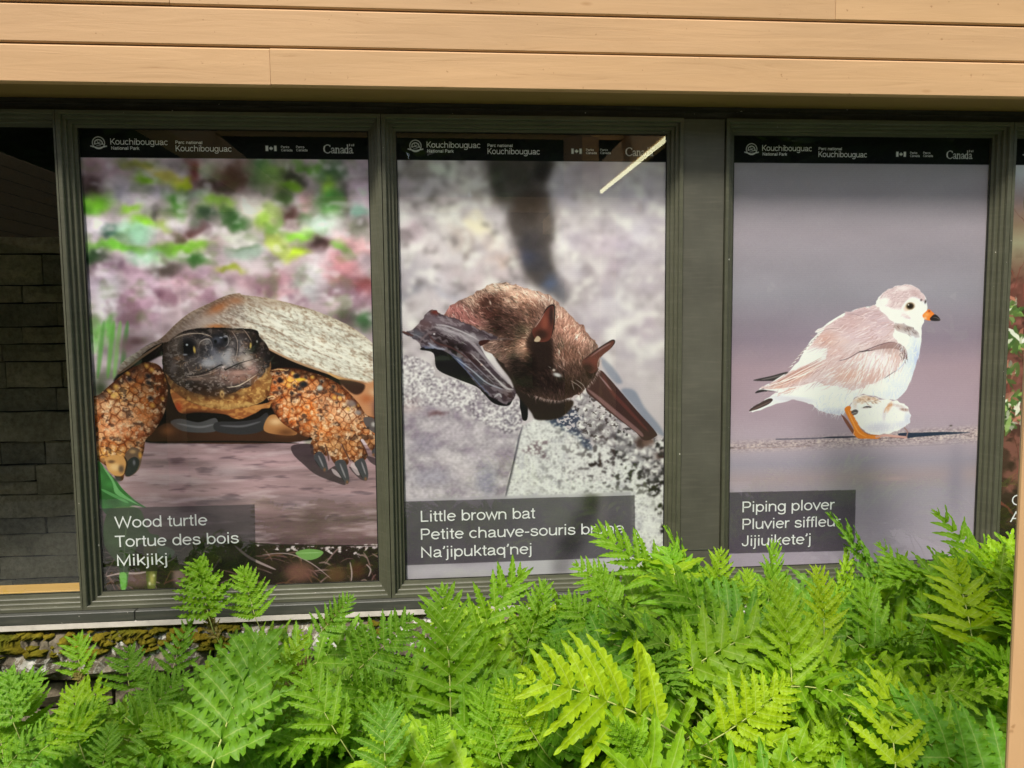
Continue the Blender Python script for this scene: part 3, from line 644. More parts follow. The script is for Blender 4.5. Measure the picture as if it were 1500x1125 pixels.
    s.stroke([(478,545),(500,555),(532,561)],4,(208,160,108),.9)
    rim = sh*np.clip((1-s.blur(sh,10))*1.6,0,1); s.mul(rim*np.clip((s.q([(340,430)])[0][1]+120-s.yy)/60+.3,0,1),(.82,.76,.70))
    gsh = np.clip((s.xx/s.W-.35)*3,0,1); s.mul(sh*(1-gsh),(.80,.76,.75))
    # body behind right leg
    s.fill([(500,560),(540,560),(560,556),(560,640),(540,620),(520,600)],(196,140,104),2)
    s.fill([(498,556),(532,562),(531,574),(520,578),(505,568)],(66,44,36),1.2)
    s.blobs([(548,575,8,6,(214,180,150)),(550,592,8,8,(150,110,100)),(536,584,9,7,(176,106,70)),(552,605,6,10,(70,52,52))])
    # plastron under head
    s.frame(120,420,3.75)
    s.fill([(430,765),(500,750),(700,770),(862,790),(1000,760),(1110,700),(1180,720),(1200,850),(380,850)],(70,44,32),2)
    s.fill([(486,745),(540,725),(640,745),(735,722),(740,790),(640,802),(540,788)],(84,82,86)); s.stroke([(520,750),(640,770),(725,755)],12,(128,126,132),.8,soft=3)
    s.fill([(735,745),(862,740),(960,725),(1010,692),(1022,715),(990,790),(880,812),(740,795)],(56,54,58)); s.stroke([(760,762),(880,765),(980,740)],12,(112,110,118),.8,soft=3)
    s.fill([(1000,790),(1025,712),(1080,708),(1150,760),(1180,810),(1100,815)],(176,124,80),1.5); s.blobs([(1065,740,40,22,(226,184,142)),(470,790,40,30,(130,84,54)),(1120,800,50,24,(110,70,44))])
    s.stroke([(360,852),(862,850),(1190,858)],10,(20,14,14),.9)
    # legs with scales
    def leg(poly, size, ang, seed, pale, dark, shade, st=(1.15,1)):
        m = s.poly(poly,1)
        s.put(m,(196,112,58))
        warp = s.noise(60,60,2,seed=seed)
        e,c,f = s.cells(m,size,st,ang,seed)
        base = np.stack([.74+.26*(c-.5)+0*e,.44+.34*(c-.5),.25+.34*(c-.5)],-1).astype(np.float32)
        s.put(m,base)
        s.blobs(pale,clip=m,hard=2.4); s.blobs(dark,clip=m,hard=2.4); s.blobs(shade,clip=m,hard=2.4)
        hl = np.clip(.62-f,0,1)*1.3
        s.mul(m,(.80+.40*s.noise(34,34,3,seed=seed+9))[...,None]*np.ones(3)); s.put(m*hl*np.clip(s.noise(50,50,2,seed=seed+3)*1.8-.3,0,1),(250,214,176),.85); s.put(m*(c>.55)*hl*np.clip(s.noise(20,20,2,seed=seed+4)*2-1,0,1)*1.5,(120,92,84),.5)
        s.put(m*np.clip(1-e*5,0,1)*np.clip(s.noise(40,40,2,seed=seed+6)*2.2-.2,.3,1),(92,40,20),.85)
        s.put(m*np.clip(1-e*9,0,1)*np.clip(s.noise(8,8,2,seed=seed+1)*2-.8,0,1),(246,190,140),.6)
        rim = m*np.clip((1-s.blur(m,s.L(26)))*1.9,0,1); s.mul(rim,(.45,.36,.32))
        mo = np.clip((s.noise(13,11,3,seed=seed+20)-.56)*9,0,1); s.put(m*mo*(.35+.65*(c>.4)),(52,36,34),.62)
        mo = np.clip((s.noise(9,8,3,seed=seed+21)-.6)*9,0,1); s.put(m*mo,(250,220,190),.6)
        fin = s.noise(3,3,2,seed=seed+22); s.mul(m,(.8+.4*fin)[...,None]*np.ones(3))
        return m,e,c,f
    LP = [(100,590),(190,510),(270,450),(350,415),(420,430),(450,480),(470,560),(465,640),(440,720),(390,800),(350,840),(340,900),(325,950),(300,1010),(260,1040),(238,1010),(225,1060),(196,1060),(150,1000),(90,955),(60,950),(50,640)]
    m,e,c,f = leg(LP,41,.75,3,[(240,700,120,70,.6,.7,(240,180,140)),(200,580,60,50,(226,170,104)),(180,780,90,50,(232,150,110))],
        [(330,460,90,45,.6,.8,(112,76,56)),(240,500,70,24,-.6,.8,(120,92,84))],[(445,600,55,170,0,.85,(112,56,30)),(330,800,60,40,(206,110,66)),(120,660,60,40,(230,170,130)),(150,920,110,40,(214,150,76)),(410,760,40,60,(176,92,50)),(110,600,30,24,(96,80,76))])
    dk = (c > .70)*np.clip(.5-f,0,1)*2.4
    up = s.poly([(90,600),(260,440),(430,420),(470,560),(380,720),(330,560),(160,620)],6)
    s.put(m*up*dk,(40,34,42),.95)
    s.put(m*up*(c < .3)*np.clip(.45-f,0,1)*2.4,(238,190,96),.8)
    # left toes
    s.fill([(135,940),(200,925),(245,960),(240,1010),(215,1040),(175,1035),(140,1000)],(206,152,96)); s.blobs([(180,990,30,22,(232,190,140)),(160,960,20,10,(110,80,60)),(215,1000,16,22,(96,76,66))],hard=3)
    s.fill([(236,925),(270,885),(310,890),(330,930),(310,1005),(265,1042),(235,1035),(245,980)],(112,88,76)); s.fill([(250,960),(290,935),(315,960),(300,1010),(262,1040),(238,1030)],(48,46,52)); s.blobs([(278,905,18,12,(186,150,110)),(318,925,10,20,(222,160,80)),(285,965,8,16,(120,118,128)),(195,1055,20,16,(66,62,66))],hard=3)
    s.stroke([(230,930),(246,970),(232,1030)],10,(50,26,20),.8)
    s.frame(340,420,3.75)
    RP = [(178,560),(198,480),(240,450),(320,450),(420,468),(520,500),(612,556),(690,636),(740,706),(830,740),(830,900),(770,905),(722,840),(706,850),(742,930),(700,965),(655,955),(606,872),(598,870),(640,962),(600,985),(556,965),(520,890),(508,862),(520,930),(480,906),(440,924),(428,872),(440,832),(395,820),(330,785),(268,740),(218,665)]
    m,e,c,f = leg(RP,35,.9,7,[(520,640,150,60,.6,.6,(236,172,134)),(330,520,60,30,(236,160,70)),(640,700,90,50,(238,190,156)),(560,880,110,60,(216,160,110))],
        [(400,480,90,16,.2,.9,(90,64,46))],[(250,600,36,120,-.3,.75,(206,100,44)),(330,730,60,50,.4,.7,(214,104,44)),(420,680,50,50,(226,118,50)),(500,840,70,20,(150,90,50)),(720,860,90,50,(170,116,74))])
    dk = (c > .72)*np.clip(.42-f,0,1)*2.6
    up = s.poly([(190,470),(400,440),(620,560),(720,700),(640,690),(500,600),(330,600),(230,560)],6)
    s.put(m*up*dk,(38,34,40),.95); s.put(m*(1-up)*(c > .86)*np.clip(.3-f,0,1)*2.6,(70,50,46),.8)
    s.put(m*up*(c < .25)*np.clip(.42-f,0,1)*2.4,(244,190,84),.85)
    s.blobs([(390,535,26,18,(30,34,44)),(352,490,20,16,(30,30,36)),(375,508,30,8,(240,196,70)),(262,515,20,14,(38,24,26)),(480,555,18,16,(196,196,190)),(655,640,30,22,.5,.9,(130,118,122)),(690,690,20,14,(150,140,140)),(585,590,34,8,.3,.9,(96,86,84)),(368,592,14,10,(80,50,50))],clip=m,hard=4)
    for p in ([(508,862),(520,900),(530,960)],[(600,860),(612,890),(650,960)],[(700,840),(722,880),(745,930)],[(425,470),(380,455),(300,447),(215,455)]): s.stroke(p,9,(70,36,22),.7)
    s.stroke([(205,462),(255,452),(300,458),(306,450)],5,(240,200,150),.8)
    # shadow on log + claws
    s.fill([(330,872),(436,866),(450,930),(500,985),(520,1010),(565,985),(590,1030),(622,1088),(560,1072),(460,1032),(390,975),(335,920)],(64,50,58),3,.85)
    s.fill([(640,990),(690,1010),(740,1062),(700,1055)],(66,52,60),2,.8); s.fill([(738,930),(800,950),(800,985),(760,965)],(66,52,60),2,.8)
    s.fill([(545,1000),(570,1010),(600,1050),(560,1030)],(205,190,196),1.5,.7); s.fill([(650,985),(668,970),(700,1030),(680,1030)],(205,190,196),1.5,.7)
    for P,h in (([(450,925),(478,905),(505,928),(526,1000),(512,1014),(480,992),(452,950)],[(472,925),(500,990)]),([(563,968),(590,950),(622,962),(642,1048),(636,1082),(615,1072),(578,1010)],[(590,970),(622,1050)]),([(672,968),(710,942),(732,962),(747,1030),(737,1064),(715,1052),(688,1002)],[(708,960),(732,1030)]),([(766,905),(790,880),(812,885),(812,945),(780,932)],[(785,895),(795,925)])):
        s.fill(P,(74,72,80),1); s.stroke(h,9,(158,152,160),.85,soft=2); s.stroke([P[-1],P[-2]],4,(30,26,30),.7)
        s.blobs([(P[4][0]-6,P[4][1]-10,7,10,(140,96,70))])
    s.fill([(722,720),(770,720),(800,760),(800,810),(760,790),(730,760)],(98,90,92),1.2); s.blobs([(775,755,14,14,(190,186,186)),(745,775,8,8,(60,52,52)),(790,800,8,12,(40,36,40))],hard=3)
    # neck, head
    s.frame(120,420,3.75)
    nk = s.fill([(490,560),(600,600),(862,650),(1010,640),(1080,600),(1085,612),(1040,640),(1030,665),(990,670),(960,690),(880,725),(830,722),(780,700),(640,690),(545,695),(505,640)],(150,92,54),1.5)
    s.put(nk*np.clip((s.noise(9,6,2,seed=61)-.5)*5,0,1),(206,150,88),.7)
    s.blobs([(640,700,110,22,(52,26,18)),(530,660,20,30,(170,70,40)),(960,655,60,22,(196,140,84))],clip=nk)
    HP = [(442,390),(456,325),(500,280),(560,245),(640,228),(740,224),(830,228),(930,232),(965,245),(975,275),(1005,305),(1030,355),(1038,430),(1042,505),(1036,565),(1010,615),(950,650),(880,668),(760,672),(680,660),(600,638),(540,600),(488,560),(464,500),(445,440)]
    hd = s.fill(HP,(44,38,38),1); s.put(hd*np.clip((s.noise(14,10,3,seed=66)-.5)*5,0,1),(92,82,80),.7); s.put(hd*np.clip((s.noise(22,16,3,seed=68)-.6)*7,0,1),(130,88,60),.6)
    jaw = s.poly([(450,470),(480,500),(560,560),(700,600),(862,570),(980,500),(1020,440),(1045,420),(1050,620),(862,690),(600,660),(470,560)],3)
    s.put(hd*jaw,(176,124,72),.92)
    s.put(hd*jaw*np.clip((s.noise(7,5,2,seed=62)-.48)*6,0,1),(232,188,118),.75)
    s.put(hd*jaw*np.clip((s.noise(9,9,2,seed=64)-.6)*7,0,1),(110,60,30),.7)
    s.blobs([(640,560,110,44,.15,.95,(44,30,24)),(760,590,120,24,(74,50,34)),(960,530,36,28,(130,86,50)),(700,645,120,10,.05,.7,(216,176,112)),(890,650,90,12,-.1,.7,(226,184,118)),(560,520,60,22,(46,42,42))],clip=hd)
    s.blobs([(520,300,50,30,-.5,.9,(96,88,86)),(480,420,24,60,(52,48,52)),(640,270,60,24,(40,36,40)),(860,260,60,20,(60,50,52)),(960,300,40,50,(44,36,38)),(1005,400,26,60,(50,44,48)),(860,330,40,60,(112,106,112)),(700,400,70,44,(104,104,116)),(690,330,40,44,(50,50,58)),(790,390,46,44,(150,150,162)),(820,420,30,24,(150,146,152)),(600,440,50,26,(70,62,62)),
             (640,470,80,24,-.15,.9,(70,62,60)),(850,500,90,36,-.05,.9,(146,112,106)),(780,480,50,30,(150,120,116)),(700,505,80,22,(96,80,76)),(930,450,36,40,(176,140,136)),(900,390,40,34,(176,164,160)),(960,380,20,40,(70,52,48))],clip=hd)
    s.warp(5,14,300,hd)
    for i in range(260):   # pale wrinkles of the head skin
        x,y = s.r.uniform(455,1025),s.r.uniform(235,520)
        if (x-755)**2/60**2+(y-295)**2/55**2 < 1 or (x-575)**2/55**2+(y-335)**2/62**2 < 1: continue
        t = s.r.uniform(0,6.28); l = s.r.uniform(12,34); k = s.r.uniform(-1,1)
        s.stroke([(x,y),(x+np.cos(t)*l*.5,y+np.sin(t)*l*.5),(x+np.cos(t+k)*l,y+np.sin(t+k)*l)],3,[(190,172,162),(150,136,130),(20,17,20),(20,17,20),(186,140,104)][s.r.randint(5)],.6,clip=hd)
    s.put(hd*(1-jaw)*np.clip((s.noise(6,4,3,seed=69)-.56)*8,0,1),(168,158,156),.5)
    s.blobs([(700,420,46,26,(150,150,160)),(745,395,22,40,-.2,.9,(120,120,132)),(800,380,18,50,.2,.9,(150,148,156)),(720,350,20,34,(96,96,108)),(655,350,14,40,(34,32,36)),(850,330,12,50,.1,.9,(40,36,40)),(690,300,24,14,(120,116,118)),(640,300,30,12,(96,88,88)),(860,470,50,16,(176,140,132)),(620,505,60,10,(120,100,92)),(500,440,20,40,(84,78,80)),(560,265,60,9,-.2,.9,(150,134,126)),(850,245,60,7,.1,.9,(140,122,112)),(905,420,24,20,(190,170,166))],clip=hd*.9,hard=2.6)
    rim = hd*np.clip((1-s.blur(hd,s.L(30)))*1.7,0,1)*(1-jaw*.6); s.mul(rim,(.4,.36,.36))
    s.stroke([(500,285),(560,262),(640,255),(700,268),(720,290)],4,(206,186,172),.8); s.stroke([(640,330),(650,300),(690,285),(712,310),(712,350)],4,(214,200,196),.8)
    s.stroke([(820,240),(850,290),(852,350),(840,400)],4,(200,180,170),.7); s.stroke([(880,232),(900,250),(930,300),(945,350)],4,(196,172,156),.7)
    s.stroke([(530,290),(518,340),(542,392),(590,410),(634,384),(640,330),(620,290),(580,278),(540,286)],5,(130,122,122),.5)
    s.blobs([(600,335,70,70,0,.5,(60,56,58)),(580,335,50,60,(36,34,38)),(582,335,36,44,(10,10,12)),(616,345,7,20,-.1,.9,(190,160,86)),(575,318,7,6,(170,175,185)),(565,372,14,5,(120,120,130))],hard=4)
    s.blobs([(950,320,28,52,.15,.95,(22,18,20)),(925,322,6,18,.1,.9,(196,170,100)),(960,300,5,8,(150,150,150))],hard=4)
    s.blobs([(755,298,52,48,(34,34,42)),(740,292,22,20,(70,72,84)),(732,300,9,11,(8,8,10)),(787,290,9,11,(8,8,10)),(762,278,10,5,(130,134,150)),(786,272,12,6,(120,120,132))],hard=4)
    s.stroke([(775,262),(800,275),(802,310),(785,330)],4,(180,174,178),.7)
    s.stroke([(570,486),(640,480),(710,455),(765,428),(785,455),(800,448),(862,420),(930,400)],6,(16,12,14),.95)
    s.stroke([(575,492),(640,490),(720,468),(765,442)],4,(190,170,160),.6); s.stroke([(790,552),(850,545),(900,520),(960,480)],5,(238,220,200),.85)
    s.blobs([(775,440,9,9,(206,190,190)),(768,588,12,20,(226,190,130)),(768,590,6,10,(90,60,40))],hard=3)
    s.stroke([(1015,610),(1045,600),(1060,604)],8,(236,200,150),.9)
    # caption panel, header band
    finish(s,[(138,745),(373,739),(374.5,833),(138,839)])
    return s

def finish(s, panel):
    s.frame()
    s.mul(s.poly(panel,.5,False),(.60,.58,.61)); s.put(s.poly(panel,.5,False),(66,62,68),.2)
    s.band = s.H*(.088/1.5)
    b = np.clip(s.band-s.yy+.5,0,1); s.put(b,(20,21,23))
    s.img *= (1+.012*np.cos(s.yy*2*np.pi/4.6))[...,None]
    s.img += s.r.randn(s.H,s.W,1)*.008
    s.img = np.clip(s.img,0,1)
def fray(s, P, amp=3, n=4):
    """ragged outline: extra jittered points along a polygon"""
    P = [np.array(p,float) for p in P]; out = []
    for i in range(len(P)):
        a,b = P[i],P[(i+1)%len(P)]
        for t in np.arange(n)/n: out.append(tuple(a+(b-a)*t+s.r.randn(2)*amp))
    return out

def art_bat():
    s = Art([(579.7,193.7),(975.6,198.1),(971,834.4),(593.8,848.6)],.903,1.5,seed=8)
    s.img[:] = np.array([206,196,206])/255
    s.frame(560,160,3.309)
    s.put(np.clip((s.noise(120,90,3,seed=2)-.45)*3,0,1),(188,174,190),.7)
    s.put(np.clip((s.noise(70,60,3,seed=12)-.55)*5,0,1),(232,226,232),.8)
    B = [(120,310,70,44,(146,138,138)),(200,285,60,36,(150,140,138)),(90,380,40,50,(196,180,196)),(290,300,50,40,(228,234,226)),(400,370,80,60,(228,220,216)),(250,440,34,42,(110,106,104)),(330,420,60,50,(216,200,206)),
      (480,300,60,50,(190,178,182)),(500,400,60,60,(180,168,166)),(480,580,100,44,(238,226,198)),(330,560,60,50,(226,220,216)),(430,690,34,50,(152,138,136)),(380,640,60,40,(200,184,180)),(330,500,90,30,(240,236,230)),
      (130,600,60,60,(204,178,196)),(220,700,70,60,(222,208,218)),(600,745,80,46,(230,200,194)),(560,640,60,44,(226,208,206)),(520,820,90,40,(204,186,196)),(130,800,60,90,(176,168,182)),(250,820,90,40,(216,206,220)),(380,780,60,40,(196,180,190)),(120,880,70,30,(150,146,160)),(300,880,90,30,(186,182,200)),
      (900,380,60,80,(196,186,206)),(1000,300,90,60,(188,176,196)),(1250,420,120,90,(206,194,214)),(900,620,60,60,(222,212,226)),(1100,640,120,60,(200,184,204)),(1250,620,90,60,(216,208,224)),(960,820,44,80,(158,146,158)),(930,760,40,60,(222,214,226)),(1100,760,60,60,(184,168,186)),
      (1000,900,50,60,(190,178,192)),(1130,940,110,60,(230,224,234)),(1300,860,80,60,(190,178,194)),(1250,1060,70,70,(200,184,200)),(1300,1150,60,50,(232,226,234)),(1120,1060,60,50,(236,230,238)),(1010,980,50,50,(224,214,226))]
    s.blobs(B,hard=3); s.warp(30,60,70); s.warp(9,16,81)
    cr = s.poly([(515,230),(835,230),(830,300),(812,400),(830,460),(848,560),(828,650),(845,760),(872,840),(900,890),(900,930),(860,930),(820,905),(720,860),(680,770),(640,650),(600,570),(612,490),(545,440),(520,360)],26)
    s.put(cr,(74,66,64),.92); s.blobs([(560,330,60,70,(66,68,60)),(600,420,50,30,(80,82,74)),(780,300,60,60,(44,40,40)),(670,330,50,60,(62,60,54)),(720,470,90,60,(62,50,44)),(780,520,40,60,(104,92,88)),(700,640,70,50,(66,62,70)),(690,720,60,44,(72,76,102)),(760,740,60,60,(66,64,74)),(820,845,50,40,(92,108,146)),(880,900,60,40,(120,122,140)),(590,480,30,10,(120,140,140)),(830,460,20,60,(150,150,160))],clip=cr*.85,hard=3); s.put(cr*np.clip((s.noise(34,40,3,seed=45)-.5)*4,0,1),(100,92,90),.4)
    s.warp(12,26,90)
    top_ = np.clip((.62-s.yy/s.H)*8,0,1)*(1-cr*.9); right_ = np.clip((s.xx/s.W-.52)*6,0,1)
    s.put(top_*np.clip((s.noise(30,22,4,seed=41)-.5)*4,0,1)*(1-right_*.45),(150,138,146),.55)
    s.put(top_*np.clip((s.noise(22,16,3,seed=42)-.6)*6,0,1)*(1-right_*.6),(104,98,100),.6)
    s.put(top_*np.clip((s.noise(26,20,3,seed=43)-.56)*6,0,1),(240,236,238),.7)
    s.put(top_*right_*np.clip((s.noise(60,40,3,seed=44)-.45)*3,0,1),(166,154,176),.6)
    s.img[:] = s.blur(s.img,4)
    # ------- stones in the lower half
    s.frame(560,500,3.124)
    fine = s.noise(5,4,2,seed=20); fine2 = s.noise(3.2,3,2,seed=21); mid = s.noise(26,20,3,seed=22)
    sl = s.fill(fray(s,[(60,40),(110,60),(180,80),(240,120),(240,160),(330,170),(400,200),(470,240),(540,290),(620,260),(650,310),(636,390),(618,440),(590,580),(556,730),(556,1100),(60,1100)],3),(178,168,182),1.2)
    s.put(sl*np.clip((mid-.5)*5,0,1),(214,204,216),.75); s.put(sl*np.clip((.44-mid)*6,0,1),(150,134,156),.7)
    s.blobs([(250,330,40,14,(112,72,80)),(130,290,50,40,(196,172,180)),(330,420,90,40,(196,184,200)),(190,470,60,40,(160,150,172)),(300,540,60,30,(230,220,230)),(460,520,70,40,(200,188,204)),(370,600,60,40,(216,204,216)),(220,620,90,40,(168,160,184)),(480,640,50,80,(150,146,172)),(580,360,40,60,(150,142,160))],clip=sl*.75,hard=3)
    s.warp(8,16,95,sl)
    crust = s.poly([(60,40),(110,50),(180,70),(250,110),(250,160),(330,165),(400,195),(470,235),(540,285),(620,250),(655,310),(640,400),(560,420),(470,380),(380,330),(250,290),(150,300),(60,260)],12)
    s.put(sl*crust*np.clip((fine-.42)*8,0,1),(238,234,240),.85); s.put(sl*crust*np.clip((.40-fine2)*10,0,1),(80,70,84),.7)
    s.mul(sl,(.86+.28*fine)[...,None]*np.ones(3))
    rk = s.fill(fray(s,[(636,395),(700,345),(760,352),(830,385),(905,425),(960,480),(1010,420),(1100,430),(1200,440),(1320,470),(1320,1100),(540,1100),(560,720),(596,580),(618,450)],3),(222,220,226),1.2)
    s.put(rk*np.clip((mid-.5)*4,0,1),(238,238,242),.8); s.put(rk*np.clip((.42-mid)*6,0,1),(186,184,196),.7)
    s.put(rk*np.clip((fine-.5)*8,0,1),(250,250,252),.6)
    pit = np.clip((s.xx/s.W-.42)*2.2,0,1)*np.clip((.86-s.yy/s.H)*12,0,1)
    s.put(rk*pit*np.clip((.41-s.noise(11,9,3,seed=25))*16,0,1),(34,28,32),.92)
    s.put(rk*np.clip((.36-fine2)*10,0,1),(120,112,124),.6)
    pt = s.poly([(640,500),(700,460),(760,450),(740,500),(760,540),(700,520),(660,510)],6); s.put(pt*np.clip((.55-fine)*8,0,1),(108,84,96),.8)
    for c in ((1085,505,44,34),(1250,650,40,60),(1270,770,20,30),(1010,560,30,20),(960,560,26,14),(1290,860,20,30)):
        m = s.poly([(c[0]+c[2]*np.cos(t)*s.r.uniform(.7,1.2),c[1]+c[3]*np.sin(t)*s.r.uniform(.7,1.2)) for t in np.arange(0,6.28,.6)],4); s.put(m*np.clip((.56-s.noise(8,8,2,seed=27))*14,0,1),(36,28,32),.95)
    bl = s.poly([(700,300),(900,310),(920,380),(960,490),(920,480),(880,430),(800,395),(730,345)],7); s.put(bl*np.clip((.62-fine)*7,0,1),(52,64,92),.9)
    s.stroke([(642,385),(628,430),(606,530),(590,600),(568,690),(556,740)],9,(70,64,80),.9,soft=2)
    # round white pebbly lichen at right
    for i in range(90):
        x = s.r.uniform(900,1290); y = 250+(x-900)*.62+s.r.uniform(-40,150); r_ = s.r.uniform(9,26)
        s.blobs([(x+3,y+4,r_*1.1,r_,(90,84,96)),(x,y,r_,r_*.85,(222,216,222)),(x-3,y-4,r_*.5,r_*.4,(246,244,248))],hard=4)
    s.blobs([(1210,450,34,30,(116,84,78)),(1270,520,28,20,(60,34,36)),(1180,460,20,30,(76,50,50)),(990,400,50,16,-.6,.8,(70,64,72)),(1080,440,50,14,.4,.8,(70,64,74))],hard=3)
    peb = s.poly([(880,240),(1000,270),(1320,480),(1320,720),(1200,640),(1000,480),(900,400)],10)
    s.warp(7,9,140,peb); s.put(peb*np.clip((.4-s.noise(10,8,3,seed=29))*12,0,1),(60,52,58),.8)
    s.img[:] = np.where((sl+rk)[...,None]>.2,s.blur(s.img,1),s.img)
    # ---- bat
    s.frame(760,400,4.017)
    s.fill([(470,490),(540,540),(600,620),(605,650),(560,640),(500,560)],(126,136,160),9,.7); s.fill([(600,690),(680,690),(740,790),(830,900),(850,960),(760,900),(690,800)],(126,136,160),9,.75)
    w = s.fill([(430,600),(480,572),(525,612),(600,698),(700,815),(806,935),(800,965),(740,985),(680,930),(560,840),(470,762),(395,690)],(74,48,48),1)
    s.stroke([(400,680),(480,745),(580,830),(700,930),(730,960)],26,(150,112,114),.8,clip=w,soft=3); s.stroke([(490,590),(540,690),(640,800),(760,930)],22,(112,62,58),.8,clip=w,soft=4); s.stroke([(470,600),(545,690)],9,(170,140,146),.8,clip=w,soft=2); s.stroke([(560,640),(700,800),(806,930)],5,(160,140,146),.7,clip=w)
    s.frame(580,400,5.115)
    s.fill([(180,570),(280,600),(310,720),(450,790),(600,850),(660,905),(740,980),(850,990),(900,900),(980,980),(985,1090),(950,1100),(930,1010),(880,860),(500,560),(300,520)],(27,24,28),4)
    s.fill([(740,600),(1000,560),(1150,900),(1330,960),(1240,1080),(1060,1100),(1010,1040),(900,900),(860,800)],(50,38,34),6)
    s.frame(760,400,4.017)
    body = [(-300,120),(-240,60),(-150,20),(-70,45),(0,75),(80,95),(170,130),(230,170),(300,240),(360,300),(420,370),(462,420),(478,500),(470,570),(430,640),(380,695),(320,732),(240,755),(150,745),(60,715),(0,690),(-60,620),(-120,480),(-200,400),(-250,300),(-290,200)]
    body = [(-190,235)]+[(-280+130,110),(-90,45),(-30,55),(0,72)]+body[5:]+[]
    # traced from the left crop for the hind part
    conv = lambda x,y:((580+x/5.115-760)*4.017,(400+y/5.115-400)*4.017)
    bp = [conv(*p) for p in ((350,330),(400,250),(520,195),(600,138),(700,82),(790,70),(900,84),(990,120))]+[(80,95),(170,130),(230,170),(300,240),(360,300),(420,370),(462,420),(478,500),(470,570),(430,640),(380,695),(320,732),(240,755),(150,745),(60,715),(0,690)]+[conv(*p) for p in ((860,740),(760,640),(640,560),(480,460),(390,400))]
    bd = s.fill(fray(s,bp,4,5),(122,94,86),2)
    s.frame(580,400,5.115)
    s.blobs([(440,280,110,60,.3,.95,(176,110,108)),(560,350,110,40,.3,.9,(160,100,98)),(570,190,50,40,(212,172,156)),(640,210,60,50,(120,80,70)),(760,110,130,36,(222,184,164)),(740,190,90,50,(104,66,58)),(700,300,120,50,(110,66,60)),(900,190,120,60,(190,146,128)),(880,320,80,60,(96,64,56)),(760,410,70,40,(70,42,38)),(1000,260,90,90,(168,122,106)),(950,420,60,50,(90,84,66)),(980,520,80,60,(150,112,96)),(860,560,60,80,(120,84,72)),(900,700,90,110,(58,42,38))],clip=bd,hard=2.5)
    s.frame(760,400,4.017)
    s.blobs([(130,130,110,36,.4,.9,(206,164,150)),(260,240,90,50,.7,.9,(186,142,130)),(360,360,70,70,.8,.9,(172,126,114)),(260,330,110,80,(148,104,92)),(60,250,60,80,(110,76,66)),(130,480,60,110,(54,36,32)),(40,440,40,80,(140,104,90)),(300,470,110,60,(128,88,76)),(330,560,110,40,(74,48,42)),(180,640,150,70,(58,38,36)),(300,680,110,40,(70,44,42)),(90,560,60,60,(84,58,50))],clip=bd,hard=2.5)
    fl = lambda x,y: .95+1.0*np.sin(x*.013+y*.004)+.5*np.sin(y*.02)
    for (dk_,n_,a_) in ((1,900,.55),(0,2100,.55)):
        ys,xs = np.nonzero(bd > .5)
        for i in s.r.randint(0,len(ys),n_):
            x,y = xs[i],ys[i]; base = s.img[y,x]*255; f_ = (.38 if dk_ else s.r.uniform(1.15,1.75))
            t = fl(x,y)+s.r.randn()*.35; l = s.L(30)*(.5+s.r.rand()); t2 = t+s.r.randn()*.4
            s.stroke([(x,y),(x+np.cos(t)*l*.5,y+np.sin(t)*l*.5),(x+np.cos(t)*l*.5+np.cos(t2)*l*.5,y+np.sin(t)*l*.5+np.sin(t2)*l*.5)],s.L(4.6),np.minimum((base*.9+base.mean()*.1)*f_+(0 if dk_ else 14),255),a_,raw=True,sm=False,taper='end')
    for P,f_,so in (([(60,430),(190,430),(200,540),(330,600),(440,560),(470,600),(380,700),(240,760),(90,740),(-40,640),(20,560)],.62,16),([(60,400),(190,390),(200,560),(90,560)],.62,16),([(-190,300),(-100,230),(0,260),(30,360),(-20,430),(-120,400)],.7,26),([(-60,520),(60,480),(110,620),(60,720),(-60,680)],.62,24),([(380,560),(440,480),(470,540),(430,620)],.6,8),([(-230,180),(-150,130),(-90,200),(-160,300)],.72,12)):
        s.mul(s.poly(P,so)*bd,(f_,f_*.94,f_*.92))
    for P,f_ in (([(200,200),(300,260),(400,380),(420,440),(320,420),(220,330)],1.22),([(-60,60),(60,90),(120,150),(40,170),(-80,110)],1.25),([(-10,400),(70,420),(60,520),(-10,500)],1.3)):
        s.mul(s.poly(P,12)*bd,(f_,f_,f_))
    for i in range(260):   # bright crest fur and pale rim under the chin
        k = s.r.rand(); P = [conv(*p) for p in ((540,190),(650,110),(780,80),(900,95),(1000,135))]+[(80,110),(200,160),(300,250),(400,360),(455,430)]
        j = k*(len(P)-1); a = int(j); px,py = np.array(P[a])+(np.array(P[min(a+1,len(P)-1)])-np.array(P[a]))*(j-a)
        px += s.r.randn()*14; py += abs(s.r.randn())*22; t = 1.2+s.r.randn()*.4
        s.stroke([(px,py),(px+np.cos(t)*22,py+np.sin(t)*22)],3.4,[(240,208,190),(222,184,166),(206,166,150)][s.r.randint(3)],.6,sm=False,taper='end')
    for i in range(170):
        k = s.r.rand(); P = [(90,728),(160,750),(240,760),(320,735),(390,690),(440,630),(470,570),(480,510)]
        j = k*(len(P)-1); a = int(j); px,py = np.array(P[a])+(np.array(P[min(a+1,len(P)-1)])-np.array(P[a]))*(j-a)
        s.stroke([(px,py-8),(px+(px-260)*.06+s.r.randn()*3,py+s.r.uniform(4,16))],3,(206,184,184),.5,sm=False,taper='end')
    s.blobs([(225,598,26,12,.3,.9,(220,220,226)),(205,570,10,8,(210,196,190)),(110,385,14,10,(206,180,160)),(100,380,20,30,(60,40,34))],hard=3)
    for p in ([(300,630),(350,660),(378,690)],[(330,625),(375,655),(392,692)],[(310,640),(325,690)],[(250,560),(230,540)],[(190,560),(170,545)]): s.stroke(p,3,(226,214,206),.8)
    s.fill([(40,430),(60,370),(100,320),(190,380),(190,470),(190,540),(110,560),(90,480)],(50,34,30),7,.8)
